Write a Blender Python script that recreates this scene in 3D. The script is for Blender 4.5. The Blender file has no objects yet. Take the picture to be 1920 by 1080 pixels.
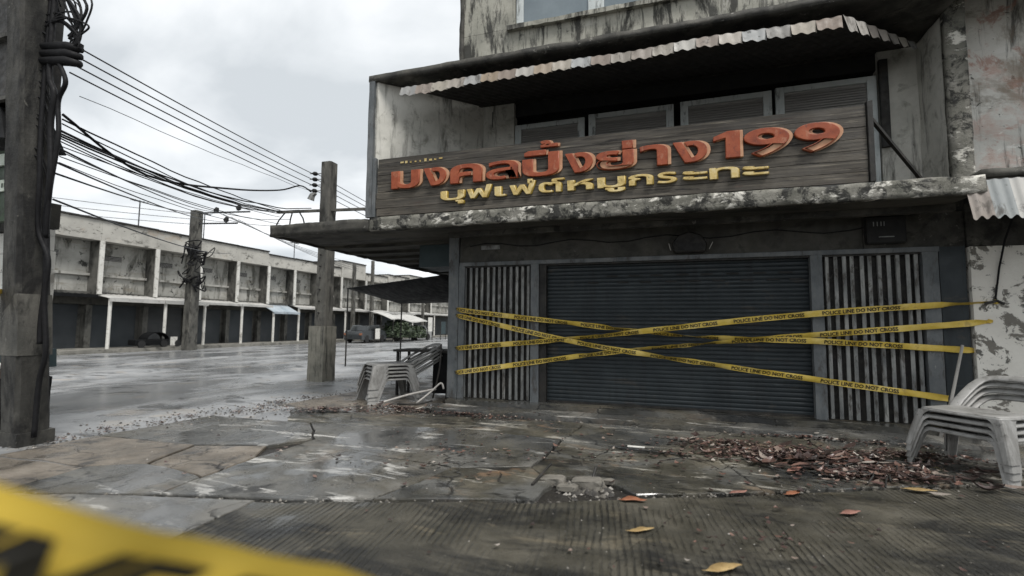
import bpy, bmesh, math, random
from mathutils import Vector, Matrix, noise as mnoise
random.seed(7)
R = math.radians
scene = bpy.context.scene
col = scene.collection

# ------------------------------------------------------------------ camera
cam_d = bpy.data.cameras.new('camera'); cam = bpy.data.objects.new('camera', cam_d); col.objects.link(cam)
cr, cu, cf = Vector((.95127, .30822, .0087)), Vector((.01551, -.07603, .99699)), Vector((-.30796, .94827, .0771))
cam.matrix_world = Matrix(((cr.x, cu.x, -cf.x, 2.4339), (cr.y, cu.y, -cf.y, -9.0479), (cr.z, cu.z, -cf.z, 1.6), (0, 0, 0, 1)))
cam_d.sensor_width = 36; cam_d.lens = 36 * 900 / 1920
cam_d.clip_start = .05; cam_d.clip_end = 2000
cam_d.dof.use_dof = True; cam_d.dof.focus_distance = 9.0; cam_d.dof.aperture_fstop = .95
scene.camera = cam

# ------------------------------------------------------------------ light
SUN_EL, SUN_AZ = 60, 52          # elevation; azimuth clockwise from -Y towards +X seen from the facade
sd = Vector((math.sin(R(SUN_AZ)) * math.cos(R(SUN_EL)), -math.cos(R(SUN_AZ)) * math.cos(R(SUN_EL)), math.sin(R(SUN_EL))))
sun_d = bpy.data.lights.new('sun', 'SUN'); sun_d.energy = 1.5; sun_d.angle = R(20); sun_d.color = (1, .97, .93)
sun = bpy.data.objects.new('sun', sun_d); col.objects.link(sun)
sun.rotation_euler = sd.to_track_quat('Z', 'Y').to_euler(); sun.location = (0, 0, 30)
world = bpy.data.worlds.new('World'); scene.world = world; world.use_nodes = True
wn, wl = world.node_tree.nodes, world.node_tree.links
bg = wn['Background']; bg.inputs[1].default_value = .1
sky = wn.new('ShaderNodeTexSky'); sky.sky_type = 'NISHITA'; sky.sun_disc = False
sky.sun_elevation = R(SUN_EL); sky.sun_rotation = math.atan2(sd.x, sd.y)
tc = wn.new('ShaderNodeTexCoord'); sp = wn.new('ShaderNodeSeparateXYZ'); wl.new(tc.outputs['Generated'], sp.inputs[0])
def wm(op, a, b=None):
    n = wn.new('ShaderNodeMath'); n.operation = op
    for i, v in enumerate((a, b)):
        if v is None: continue
        if isinstance(v, (int, float)): n.inputs[i].default_value = v
        else: wl.new(v, n.inputs[i])
    return n.outputs[0]
zz = wm('ADD', wm('MAXIMUM', sp.outputs[2], 0.0), .22)
cb = wn.new('ShaderNodeCombineXYZ'); wl.new(wm('DIVIDE', sp.outputs[0], zz), cb.inputs[0]); wl.new(wm('DIVIDE', sp.outputs[1], zz), cb.inputs[1])
mp = wn.new('ShaderNodeMapping'); mp.inputs['Location'].default_value = (2.3, 4.1, 0); mp.inputs['Rotation'].default_value = (0, 0, .5); mp.inputs['Scale'].default_value = (.7, 1.15, 1)
wl.new(cb.outputs[0], mp.inputs[0])
cn = wn.new('ShaderNodeTexNoise'); cn.inputs['Scale'].default_value = 1.5; cn.inputs['Detail'].default_value = 8; cn.inputs['Roughness'].default_value = .5
cn.inputs['Distortion'].default_value = .35; wl.new(mp.outputs[0], cn.inputs[0])
rp = wn.new('ShaderNodeValToRGB'); wl.new(cn.outputs[0], rp.inputs[0])
el = rp.color_ramp.elements; el[0].position = .37; el[0].color = (2.95, 3.13, 3.27, 1); el[1].position = .62; el[1].color = (4.85, 4.9, 4.94, 1)
e2 = el.new(.5); e2.color = (3.9, 4.05, 4.16, 1)
mx = wn.new('ShaderNodeMix'); mx.data_type = 'RGBA'; mx.inputs[0].default_value = .97
wl.new(sky.outputs[0], mx.inputs[6]); wl.new(rp.outputs[0], mx.inputs[7]); wl.new(mx.outputs[2], bg.inputs[0])
vs = scene.view_settings; vs.view_transform = 'Standard'; vs.look = 'None'; vs.gamma = 1; vs.use_curve_mapping = False; vs.exposure = 1.22
scene.display_settings.display_device = 'sRGB'
try:
    scene.cycles.max_bounces = 6; scene.cycles.use_denoising = True
except Exception: pass

# ------------------------------------------------------------------ materials
class NT:
    def __init__(s, name):
        s.m = bpy.data.materials.new(name); s.m.use_nodes = True
        s.n, s.l = s.m.node_tree.nodes, s.m.node_tree.links
        s.b = s.n['Principled BSDF']
    def set(s, sock, v):
        if isinstance(v, bpy.types.NodeSocket): s.l.new(v, sock)
        else: sock.default_value = v
    def math(s, op, a, b=0.0, clamp=False):
        n = s.n.new('ShaderNodeMath'); n.operation = op; n.use_clamp = clamp
        s.set(n.inputs[0], a); s.set(n.inputs[1], b); return n.outputs[0]
    def pos(s, coord='pos'):
        if coord == 'pos': return s.n.new('ShaderNodeNewGeometry').outputs['Position']
        return s.n.new('ShaderNodeTexCoord').outputs['Object']
    def map(s, v, scale=(1, 1, 1), rot=(0, 0, 0), loc=(0, 0, 0)):
        n = s.n.new('ShaderNodeMapping'); s.l.new(v, n.inputs[0])
        n.inputs['Scale'].default_value = scale; n.inputs['Rotation'].default_value = rot
        s.set(n.inputs['Location'], loc); return n.outputs[0]
    def noise(s, v, scale, detail=6, rough=.6, dist=0):
        n = s.n.new('ShaderNodeTexNoise'); s.l.new(v, n.inputs[0]); n.inputs['Scale'].default_value = scale
        n.inputs['Detail'].default_value = detail; n.inputs['Roughness'].default_value = rough; n.inputs['Distortion'].default_value = dist
        return n.outputs[0]
    def ramp(s, f, stops):
        n = s.n.new('ShaderNodeValToRGB'); s.l.new(f, n.inputs[0]); e = n.color_ramp.elements
        while len(e) < len(stops): e.new(.5)
        for i, (p, c) in enumerate(stops):
            e[i].position = p; e[i].color = (*c, 1) if len(c) == 3 else c
        return n.outputs[0]
    def rng(s, f, a, b, c, d):
        n = s.n.new('ShaderNodeMapRange'); s.l.new(f, n.inputs[0])
        for i, v in enumerate((a, b, c, d)): s.set(n.inputs[i + 1], v)
        return n.outputs[0]
    def mix(s, f, a, b):
        n = s.n.new('ShaderNodeMix'); n.data_type = 'RGBA'
        s.set(n.inputs[0], f)
        for sock, v in ((n.inputs[6], a), (n.inputs[7], b)):
            if isinstance(v, bpy.types.NodeSocket): s.l.new(v, sock)
            else: sock.default_value = (*v, 1)
        return n.outputs[2]
    def bump(s, h, strength, dist=.02, normal=None):
        n = s.n.new('ShaderNodeBump'); s.set(n.inputs['Strength'], strength); n.inputs['Distance'].default_value = dist
        s.l.new(h, n.inputs['Height'])
        if normal is not None: s.l.new(normal, n.inputs['Normal'])
        return n.outputs[0]

def even(*cols):
    k = len(cols) - 1
    return [(.3 + .4 * i / max(k, 1), c) for i, c in enumerate(cols)]

def mat(name, cols, scale=2., stretch=(1, 1, 1), stains=(), rough=(.6, .9), bump=.3, bscale=40., bdist=.01, metallic=0., coord='pos',
        rnd=None, spec=.4, wet=None, island=None, grooves=None, rot=(0, 0, 0), wrough=.07, cracks=None):
    t = NT(name); P0 = t.pos(coord)
    if coord != 'pos':
        oi = t.n.new('ShaderNodeObjectInfo'); ad = t.n.new('ShaderNodeVectorMath'); ad.operation = 'ADD'
        sc = t.math('MULTIPLY', oi.outputs['Random'], 40.0); cbn = t.n.new('ShaderNodeCombineXYZ')
        for i in range(3): t.l.new(sc, cbn.inputs[i])
        t.l.new(P0, ad.inputs[0]); t.l.new(cbn.outputs[0], ad.inputs[1]); P0 = ad.outputs[0]
    base = t.noise(t.map(P0, stretch, rot), scale, 9, .65)
    c = t.ramp(base, even(*cols) if len(cols) > 1 else [(0, cols[0]), (1, cols[0])])
    if rnd:
        oi = t.n.new('ShaderNodeObjectInfo'); c = t.mix(rnd[0], c, t.ramp(oi.outputs['Random'], rnd[1]))
    if island:
        g = t.n.new('ShaderNodeNewGeometry'); c = t.mix(island[0], c, t.ramp(g.outputs['Random Per Island'], island[1]))
    h = t.math('ADD', t.noise(P0, bscale, 5, .7), t.math('MULTIPLY', base, .8))
    if wet: h = t.math('ADD', h, t.math('MULTIPLY', t.noise(P0, 9., 4, .6), .9))
    for i, st in enumerate(stains):
        cc, s_, lo, hi, stv = st[:5]
        f = t.noise(t.map(P0, stv, loc=(7.3 * i + 3, 1.7 * i, 5.1 * i)), s_, 8, .7, .4)
        f = t.rng(f, lo, hi, 0., 1.)
        if len(st) > 5: f = t.math('MULTIPLY', f, st[5])
        c = t.mix(f, c, cc); h = t.math('SUBTRACT', h, t.math('MULTIPLY', f, .25))
    r_ = t.rng(t.noise(P0, scale * 2.3, 6, .6), .35, .65, rough[0], rough[1]); bs = bump
    if grooves:
        dist = t.noise(P0, 2.2, 3, .5); w = t.n.new('ShaderNodeTexWave'); w.wave_type = 'BANDS'; w.bands_direction = 'X'
        w.inputs['Scale'].default_value = grooves[0]; w.inputs['Distortion'].default_value = 3.6; w.inputs['Detail'].default_value = 2; w.inputs['Detail Scale'].default_value = .7
        t.l.new(t.map(P0, (1, .32, 1), (0, 0, -grooves[1])), w.inputs[0])
        gm = t.math('MULTIPLY', t.rng(t.noise(P0, 1.1, 4, .6), .4, .58, 0., 1.), t.rng(t.noise(t.map(P0, (6, .8, 1), (0, 0, -grooves[1])), 2.5, 4, .7), .38, .6, .1, 1.))
        gl = t.math('MULTIPLY', t.rng(w.outputs[1], .05, .4, 1., 0.), gm)
        c = t.mix(t.math('MULTIPLY', gl, .9), c, grooves[2]); h = t.math('SUBTRACT', h, t.math('MULTIPLY', gl, 4.5))
    if cracks:
        nz = t.n.new('ShaderNodeTexNoise'); nz.inputs['Scale'].default_value = 2.1; nz.inputs['Detail'].default_value = 6; t.l.new(P0, nz.inputs[0])
        va = t.n.new('ShaderNodeVectorMath'); va.operation = 'MULTIPLY_ADD'; t.l.new(nz.outputs['Color'], va.inputs[0]); va.inputs[1].default_value = (.55, .55, .55); t.l.new(P0, va.inputs[2])
        vo = t.n.new('ShaderNodeTexVoronoi'); vo.feature = 'DISTANCE_TO_EDGE'; vo.inputs['Scale'].default_value = cracks[0]; t.l.new(va.outputs[0], vo.inputs[0])
        cf_ = t.math('MULTIPLY', t.rng(vo.outputs['Distance'], .004, cracks[1], 1., 0.), t.rng(t.noise(P0, .9, 3, .5), .49, .6, 0., 1.))
        c = t.mix(t.math('MULTIPLY', cf_, .9), c, (.012, .011, .01)); h = t.math('SUBTRACT', h, t.math('MULTIPLY', cf_, 2.5))
    if wet:
        f = t.rng(t.noise(t.map(P0, wet[3] if len(wet) > 3 else (1, 1, 1), loc=(11, 5, 2)), wet[0], 7, .55, .3), wet[1], wet[2], 0., 1.)
        c = t.mix(t.math('MULTIPLY', f, .5), c, (.03, .033, .036))
        r_ = t.mix(f, r_, (wrough,) * 3); bs = t.rng(f, 0., 1., bump, bump * .12)
    t.set(t.b.inputs['Base Color'], c); t.set(t.b.inputs['Roughness'], r_); t.b.inputs['Metallic'].default_value = metallic
    t.b.inputs['Specular IOR Level'].default_value = spec
    if bump: t.l.new(t.bump(h, bs, bdist), t.b.inputs['Normal'])
    return t.m

V = (3.2, 3.2, .35)      # vertical streaks
M = {}
M['slab_olive'] = mat('concrete_olive', [(.022, .021, .017), (.06, .056, .043), (.14, .125, .095)], 1.3, stains=[((.13, .132, .128), .55, .5, .62, (1, 1, 1), .65), ((.2, .15, .105), 1.1, .56, .68, (.6, 1.4, 1), .7), ((.01, .01, .009), 1.6, .53, .6, (.5, 1.5, 1), .9), ((.4, .38, .33), 2.2, .58, .64, (.4, 1.7, 1), .8), ((.3, .18, .1), 1.6, .6, .7, (1, 1, 1), .5)],  # palest patches double as painted puddle highlights
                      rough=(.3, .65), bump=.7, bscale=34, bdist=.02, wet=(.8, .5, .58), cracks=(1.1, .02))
M['slab_tan'] = mat('concrete_tan', [(.06, .053, .043), (.14, .12, .096), (.23, .2, .165)], 1.6, stains=[((.045, .042, .038), 1.6, .54, .62, (1, 1, 1), .9), ((.3, .27, .23), 6, .64, .72, (1, 1, 1), .6)], rough=(.3, .65), bump=.7, bscale=30, bdist=.02, wet=(.9, .55, .62), cracks=(1.5, .022))
M['slab_wet'] = mat('concrete_wet', [(.05, .05, .046), (.115, .113, .104), (.2, .192, .172)], 1.4, stains=[((.075, .068, .052), .55, .48, .6, (1, 1, 1), .85), ((.025, .025, .023), 2.3, .55, .63, (1, 1, 1), .9), ((.5, .49, .46), 2.1, .57, .62, (.4, 1.6, 1), .85), ((.15, .12, .09), 1.2, .58, .66, (1, 1, 1), .6)], rough=(.25, .6), bump=.6, bscale=30, bdist=.02, wet=(.9, .43, .52, (1.2, .8, 1)), cracks=(1.3, .018))  # near-white patches also paint the bright sky glints of puddles
M['slab_groove'] = mat('concrete_grooved', [(.026, .025, .019), (.056, .052, .04), (.1, .092, .072)], 1.5, stains=[((.012, .012, .011), 1.0, .5, .6, (.7, 1.4, 1), .9), ((.17, .145, .1), 1.7, .58, .68, (.5, 1.6, 1), .7), ((.3, .28, .23), 14, .66, .71, (1, 1, 1), .8)], rough=(.35, .65), bump=.6, bscale=45, bdist=.018, grooves=(6.2, R(23), (.014, .014, .012)), wet=(.8, .58, .68))
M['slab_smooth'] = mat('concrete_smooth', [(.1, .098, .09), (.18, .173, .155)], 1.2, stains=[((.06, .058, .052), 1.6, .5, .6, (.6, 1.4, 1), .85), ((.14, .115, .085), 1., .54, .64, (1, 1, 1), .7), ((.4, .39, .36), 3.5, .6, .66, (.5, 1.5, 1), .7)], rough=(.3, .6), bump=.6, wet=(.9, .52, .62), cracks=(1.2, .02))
M['soil'] = mat('wet_soil', [(.012, .011, .01), (.03, .027, .022)], 5, rough=(.35, .7), bump=.8, bscale=25, bdist=.03)
M['asphalt'] = mat('wet_asphalt', [(.2, .207, .212), (.28, .286, .29), (.36, .36, .355)], .6, stretch=(1.6, .7, 1), stains=[((.36, .32, .27), .9, .56, .66, (1, 1, 1), .7), ((.03, .03, .03), 1.1, .56, .62, (1, 1.8, 1), .8)], rough=(.3, .55), bump=.5, bscale=45, bdist=.015, wet=(.33, .4, .6, (1.2, .7, 1)), wrough=.2)
M['far_ground'] = mat('ground_dirt', [(.05, .048, .042), (.1, .09, .075)], .3, bump=.2)
M['pavement'] = mat('pavement_concrete', [(.14, .135, .12), (.26, .25, .22)], 1.5, stains=[((.05, .05, .045), 2, .52, .62, (1, 1, 1), .8)], bump=.4)
GR = (.07, .07, .062)
M['plaster'] = mat('stained_plaster', [(.42, .415, .375), (.56, .55, .5), (.66, .645, .6)], 1.4, stains=[((.03, .03, .026), 1.5, .53, .66, V, .8), ((.14, .135, .11), 3.5, .53, .68, (1, 1, 1), .7), ((.02, .02, .018), 11., .66, .7, (1, 1, 1), .85)], rough=(.75, .95), bump=.4)
M['plaster_upper'] = mat('stained_plaster_upper', [(.19, .188, .16), (.31, .305, .26), (.42, .405, .35)], 1.2, stains=[((.025, .025, .022), 1.7, .49, .57, (2.2, 2.2, .4), .92), ((.05, .05, .045), 5, .54, .62, (1.6, 1.6, .3), .8), ((.42, .41, .37), 2.8, .6, .7, (1, 1, 1), .7), ((.03, .03, .027), 7, .6, .68, (1, 1, 1), .8)], rough=(.75, .95), bump=.45)
M['plaster_dark'] = mat('mouldy_concrete', [(.022, .022, .02), (.055, .053, .046), (.11, .105, .09)], 2.2, stains=[((.02, .02, .018), 3., .5, .6, (1, 1, 1), .9), ((.3, .29, .26), 9., .62, .69, (1, 1, 1), .6)], rough=(.7, .95), bump=.6, bscale=30)
M['ledge'] = mat('mossy_ledge', [(.09, .09, .075), (.17, .165, .14), (.27, .26, .23)], 2.5, stains=[((.02, .02, .018), 4.2, .5, .58, (1, 1, 1), .95), ((.62, .6, .54), 4.2, .56, .62, (.8, 1, 1.5), .95), ((.025, .025, .02), 16., .6, .66, (1, 1, 1), .8)], rough=(.7, .95), bump=.8, bscale=26, bdist=.02)
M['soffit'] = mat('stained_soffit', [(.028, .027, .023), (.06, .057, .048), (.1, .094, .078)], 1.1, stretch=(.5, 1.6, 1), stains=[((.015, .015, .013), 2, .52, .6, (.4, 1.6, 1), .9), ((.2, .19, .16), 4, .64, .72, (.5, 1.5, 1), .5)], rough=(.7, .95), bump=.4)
M['beam'] = mat('grey_beam', [(.03, .03, .026), (.058, .056, .048), (.09, .086, .074)], 2, stains=[((.025, .025, .022), 2, .53, .62, (1, 1, 1), .8), ((.22, .21, .19), 6, .66, .72, (1, 1, 1), .5)], bump=.4)
M['peel'] = mat('peeling_paint_wall', [(.62, .595, .54), (.78, .76, .7)], 1.5, stains=[((.15, .14, .12), 2.2, .56, .585, (1, 1, 1.2), .95), ((.22, .17, .13), 1.1, .6, .7, (1, 1, 1), .6), ((.02, .02, .02), 13, .65, .67, (1, 1, 1.4), .9), ((.07, .068, .06), 5, .585, .605, (1, 1, .8), .9)], rough=(.6, .9), bump=.6, bscale=20)
M['peel_upper'] = mat('faded_pink_wall', [(.48, .475, .44), (.64, .63, .585), (.74, .72, .68)], 1, stains=[((.5, .27, .21), 1.1, .53, .63, (1, 1, 1.2), .6), ((.2, .17, .13), 1.2, .56, .66, (1, 1, 2), .7), ((.75, .74, .7), 3.2, .58, .64, (1, 1, 2), .8), ((.04, .04, .035), 7, .63, .655, (1, 1, 1.4), .9), ((.04, .04, .034), 1.5, .54, .64, V, .85), ((.4, .2, .15), 2.2, .57, .63, (1, 1, 1), .7), ((.25, .2, .15), .9, .53, .62, (1, 1, .8), .7)], rough=(.7, .95), bump=.5)
M['shutter'] = mat('blue_grey_shutter', [(.014, .019, .022), (.023, .03, .034), (.034, .042, .046)], 1.2, stains=[((.085, .068, .052), 2.0, .57, .68, (.7, 1, 1.6), .5), ((.09, .1, .105), 6, .62, .7, (.5, 1, 3), .4), ((.015, .018, .02), 1.4, .52, .64, V, .6)], rough=(.38, .6), bump=.12, metallic=.25)
M['gate'] = mat('scuffed_grey_steel', [(.08, .085, .087), (.22, .225, .22), (.36, .36, .34)], 4., stretch=(1, 1, .4), stains=[((.05, .042, .034), 5, .52, .62, (2, 2, .6), .8), ((.34, .34, .32), 9, .63, .7, (2, 2, .5), .6)], rough=(.45, .75), bump=.3, metallic=.3)
M['gate_frame'] = mat('grey_blue_frame', [(.07, .08, .085), (.12, .13, .135), (.17, .175, .175)], 4., stretch=(1, 1, .5), stains=[((.05, .045, .04), 4, .54, .64, (1.5, 1.5, .5), .8), ((.32, .33, .32), 8, .65, .71, (1, 1, .5), .5)], rough=(.45, .8), bump=.3)
M['dark_metal'] = mat('dark_rusty_metal', [(.009, .009, .009), (.02, .019, .017), (.04, .035, .03)], 6, rough=(.5, .8), bump=.3)
M['black'] = mat('black_cable', [(.006, .006, .007), (.012, .012, .013)], 8, rough=(.5, .8), bump=.1, spec=.2)
M['wire'] = mat('dull_wire', [(.03, .032, .035), (.05, .052, .055)], 3, rough=(.5, .8), bump=0)
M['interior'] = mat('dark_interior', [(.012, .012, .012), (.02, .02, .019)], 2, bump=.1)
M['plank'] = mat('weathered_plank', [(.014, .012, .01), (.06, .052, .042), (.15, .132, .105)], 1.5, stretch=(.55, 4, 16), stains=[((.26, .23, .18), 2.6, .58, .68, (.4, 3, 11), .8), ((.015, .013, .012), 2.6, .55, .63, (.6, 3, 8), .9), ((.07, .035, .025), 1.4, .6, .7, (.8, 2, 5), .5)], rough=(.55, .85), bump=.5, bscale=20, rnd=(.3, [(0, (.03, .028, .024)), (.5, (.08, .075, .065)), (1, (.14, .125, .1))]))
M['red'] = mat('orange_red_letter_paint', [(.16, .033, .014), (.29, .062, .022), (.36, .095, .038)], 5, stains=[((.13, .03, .02), 8, .58, .68, (1, 1, 1), .7), ((.42, .2, .12), 8, .58, .66, (1, 1, .6), .6), ((.04, .03, .025), 15, .62, .68, (1, 1, .7), .75)], rough=(.35, .6), bump=.25)
M['cream_highlight'] = mat('peach_edge_highlight', [(.42, .2, .11), (.62, .38, .23)], 6, rough=(.4, .6), bump=.15)  # lit right edges of the red letters, painted as a peach colour
M['yellow'] = mat('yellow_letter_paint', [(.4, .27, .08), (.58, .44, .17), (.7, .6, .36)], 7, stains=[((.22, .15, .04), 6, .56, .66, (1, 1, 1), .7), ((.05, .045, .035), 14, .62, .68, (1, 1, 1), .7)], rough=(.35, .6), bump=.2)
M['yellow_edge'] = mat('ochre_letter_edge', [(.22, .15, .02), (.36, .25, .03)], 6, rough=(.4, .7), bump=.1)
M['tape'] = mat('yellow_tape', [(.5, .34, .045), (.62, .45, .08), (.74, .58, .2)], 3, stains=[((.3, .2, .05), 5, .56, .66, (1, 1, 1), .6), ((.8, .72, .45), 14, .64, .7, (1, 1, 1), .6)], rough=(.3, .5), bump=.12, bscale=20)
M['tape_near'] = mat('yellow_tape_clean', [(.78, .54, .07), (.84, .62, .12)], 5, rough=(.35, .5), bump=.05, bscale=30)
M['ink'] = mat('black_ink', [(.012, .011, .01), (.03, .028, .02)], 8, rough=(.4, .6), bump=0)
M['chair'] = mat('dirty_grey_plastic', [(.17, .168, .162), (.24, .238, .228), (.31, .306, .295)], 3, coord='obj', stains=[((.1, .096, .088), 3.5, .5, .64, (1.4, 1.4, .4), .75), ((.05, .048, .043), 13, .6, .67, (1, 1, .6), .75)], rough=(.35, .55), bump=.06, rnd=(.15, [(0, (.2, .19, .17)), (1, (.36, .355, .34))]))
M['pole'] = mat('grimy_pole_concrete', [(.05, .05, .045), (.09, .087, .077), (.14, .135, .118)], 2.5, stretch=(1.5, 1.5, .7), stains=[((.018, .018, .016), 2.6, .5, .6, (1.5, 1.5, .5), .85), ((.25, .24, .22), 8, .64, .71, (1, 1, .6), .6)], rough=(.7, .95), bump=.6, bscale=30)
M['pole_near'] = mat('blackened_pole_concrete', [(.014, .014, .013), (.038, .037, .033), (.08, .077, .068)], 2.5, stretch=(1.5, 1.5, .7), stains=[((.008, .008, .008), 2.2, .48, .6, (1.5, 1.5, .5), .9), ((.26, .25, .22), 8, .64, .71, (1, 1, .6), .6)], rough=(.7, .95), bump=.7, bscale=26)
M['pole_base'] = mat('pale_pole_collar', [(.1, .1, .085), (.16, .155, .13), (.21, .2, .17)], 3, stains=[((.03, .03, .027), 2.6, .53, .63, V, .85)], rough=(.7, .95), bump=.5)
def tin(name, stops, stains=()):
    return mat(name, [(.2, .2, .19), (.4, .39, .37)], 3, stretch=(2, 2, .6), stains=list(stains) + [((.07, .06, .05), 3, .54, .63, (2, 2, .6), .75), ((.03, .03, .027), 8, .6, .67, (1, 1, 1), .7)], rough=(.5, .8), bump=.25, rnd=(.75, stops))
M['awn_tin'] = tin('old_striped_awning', [(0, (.38, .37, .34)), (.25, (.14, .09, .06)), (.4, (.36, .33, .27)), (.55, (.12, .1, .08)), (.7, (.3, .315, .32)), (.85, (.22, .15, .08)), (1, (.42, .4, .37))])
M['awn_under_shade'] = mat('shade_dark_awning_underside', [(.02, .019, .018), (.04, .036, .032)], 3, bump=.2)  # shade beneath the awning put into the sheet colour
M['awn_right'] = tin('grey_striped_awning', [(0, (.5, .5, .49)), (.3, (.24, .18, .14)), (.5, (.22, .25, .26)), (.75, (.44, .43, .4)), (1, (.55, .54, .52))])
M['tin_white'] = mat('pale_tin_roof', [(.34, .34, .32), (.48, .47, .45)], 1.2, stains=[((.13, .12, .105), 2, .55, .66, (1, 1, 1), .7)], bump=.3)
M['tin_blue'] = mat('faded_blue_tin_roof', [(.24, .29, .33), (.4, .44, .47)], 1.2, stains=[((.13, .12, .11), 2, .57, .66, (1, 1, 1), .6)], bump=.3)
M['row_wall'] = mat('row_house_plaster', [(.24, .236, .215), (.36, .355, .325), (.48, .47, .435)], .8, stains=[((.09, .088, .075), 1.1, .51, .62, (1, 1.6, .4), .9), ((.22, .2, .16), 1.6, .54, .66, (1, .5, 2.2), .8), ((.02, .02, .018), 2.4, .57, .63, (1, 1, .8), .92)], rough=(.8, .95), bump=.3, bscale=12)
M['row_parapet'] = mat('row_parapet_plaster', [(.34, .33, .3), (.5, .485, .44)], .9, stains=[((.06, .058, .05), 1.9, .55, .64, (1, .7, 1.2), .85), ((.34, .25, .17), .7, .58, .7, (1, 1, 1), .6), ((.03, .03, .026), 4.5, .6, .67, (1, .7, 1.4), .85)], rough=(.8, .95), bump=.3, bscale=12)
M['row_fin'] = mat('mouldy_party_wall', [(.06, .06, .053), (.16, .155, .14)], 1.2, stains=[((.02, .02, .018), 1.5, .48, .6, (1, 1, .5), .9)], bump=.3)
M['row_shutter'] = mat('dark_steel_shutter', [(.022, .027, .031), (.038, .044, .048)], .7, rnd=(.7, [(0, (.02, .024, .028)), (.4, (.06, .068, .072)), (.7, (.035, .045, .055)), (1, (.075, .072, .066))]), stains=[((.07, .06, .05), 1.2, .6, .7, (1, 1, 1), .4)], rough=(.45, .7), bump=.05)
M['white_paint'] = mat('flaking_white_paint', [(.52, .51, .47), (.68, .67, .63)], 2, stains=[((.12, .11, .09), 2.2, .54, .64, (1, 1, 1), .7), ((.03, .03, .026), 7, .62, .68, (1, 1, 2), .8)], rough=(.6, .9), bump=.3)
M['green'] = mat('dark_green_board', [(.02, .035, .02), (.04, .065, .035)], 2, stains=[((.01, .012, .01), 3, .52, .62, (1, 1, 1), .8)], rough=(.5, .8), bump=.2)
M['pale_panel'] = mat('pale_green_panel', [(.4, .45, .38), (.52, .56, .48)], 5, stains=[((.16, .19, .15), 9, .56, .64, (1, 1, 1), .7)], rough=(.4, .6), bump=.1)
M['teal'] = mat('dark_teal_paint', [(.02, .035, .04), (.035, .055, .06)], 2, rough=(.5, .7), bump=.1)
M['tarp'] = mat('black_tarpaulin', [(.004, .0045, .005), (.008, .0085, .009)], 2, spec=.15, rough=(.6, .85), bump=.3, bscale=6)
M['glass'] = mat('window_pane', [(.12, .15, .17), (.2, .24, .26)], 1., rough=(.05, .12), bump=0, spec=.6)
M['curtain'] = mat('pale_curtain', [(.3, .36, .38), (.45, .5, .5)], 1.5, stretch=(8, 1, .2), bump=.2)
M['louvre'] = mat('grey_brown_louvre', [(.24, .235, .225), (.34, .33, .31)], 3, stretch=(.6, 1, 6), rough=(.6, .85), bump=.3)
M['shutter_frame'] = mat('grey_window_frame', [(.42, .46, .46), (.58, .61, .6)], 3, stains=[((.07, .07, .065), 4, .55, .64, (2, 2, .6), .7)], bump=.3)
M['leaf_litter'] = mat('leaf_litter', [(.05, .035, .03), (.08, .05, .04)], 20, rough=(.2, .6), bump=.2, island=(.9, [(0, (.012, .01, .009)), (.3, (.045, .03, .027)), (.5, (.095, .055, .048)), (.65, (.03, .022, .02)), (.8, (.16, .09, .07)), (.92, (.24, .2, .17)), (1, (.4, .37, .33))]))
M['grit'] = mat('grit', [(.05, .045, .04), (.1, .09, .08)], 10, rough=(.5, .9), bump=.3, island=(.85, [(0, (.012, .012, .011)), (.45, (.05, .046, .04)), (.75, (.13, .12, .1)), (1, (.34, .32, .29))]))
M['rubble'] = mat('broken_concrete', [(.09, .085, .072), (.2, .185, .16)], 6, coord='obj', stains=[((.05, .05, .045), 5, .54, .62, (1, 1, 1), .8)], bump=.7, bscale=25)
def leafmat(n, a, b): return mat(n, [a, b], 14, coord='obj', stains=[((a[0] * .35, a[1] * .35, a[2] * .35), 20, .6, .68, (1, 1, 1), .7)], rough=(.35, .6), bump=.3)
M['leaf_orange'] = leafmat('orange_leaf', (.2, .075, .04), (.36, .16, .09)); M['leaf_yellow'] = leafmat('yellow_leaf', (.26, .17, .07), (.46, .34, .16)); M['leaf_brown'] = leafmat('pinkish_brown_leaf', (.22, .1, .08), (.34, .19, .15))
M['foliage'] = mat('far_foliage', [(.02, .035, .015), (.05, .08, .03)], 8, rough=(.5, .8), bump=0, island=(.8, [(0, (.006, .011, .006)), (.6, (.018, .03, .013)), (1, (.04, .055, .026))]))
M['car_pale'] = mat('pale_car_paint', [(.26, .265, .26), (.32, .325, .32)], 1, rough=(.2, .35), bump=0)
M['car_grey'] = mat('grey_car_paint', [(.03, .034, .036), (.05, .055, .058)], 1, rough=(.2, .35), bump=0)
M['car_glass'] = mat('car_window', [(.015, .018, .02), (.03, .034, .036)], 1, rough=(.05, .1), bump=0)
M['dark_wood'] = mat('dark_stained_wood', [(.03, .016, .011), (.06, .034, .024)], 4, stretch=(.5, 3, 3), bump=.2)
M['rubber'] = mat('rubber', [(.012, .012, .012), (.02, .02, .02)], 4, bump=.1)
M['ceramic'] = mat('white_ceramic', [(.6, .59, .55), (.7, .69, .66)], 4, rough=(.2, .4), bump=0)
M['stick'] = mat('pale_stick', [(.3, .29, .27), (.45, .43, .4)], 6, stretch=(1, 1, .3), stains=[((.15, .13, .11), 6, .56, .66, (1, 1, .5), .7)], bump=.3)

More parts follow.
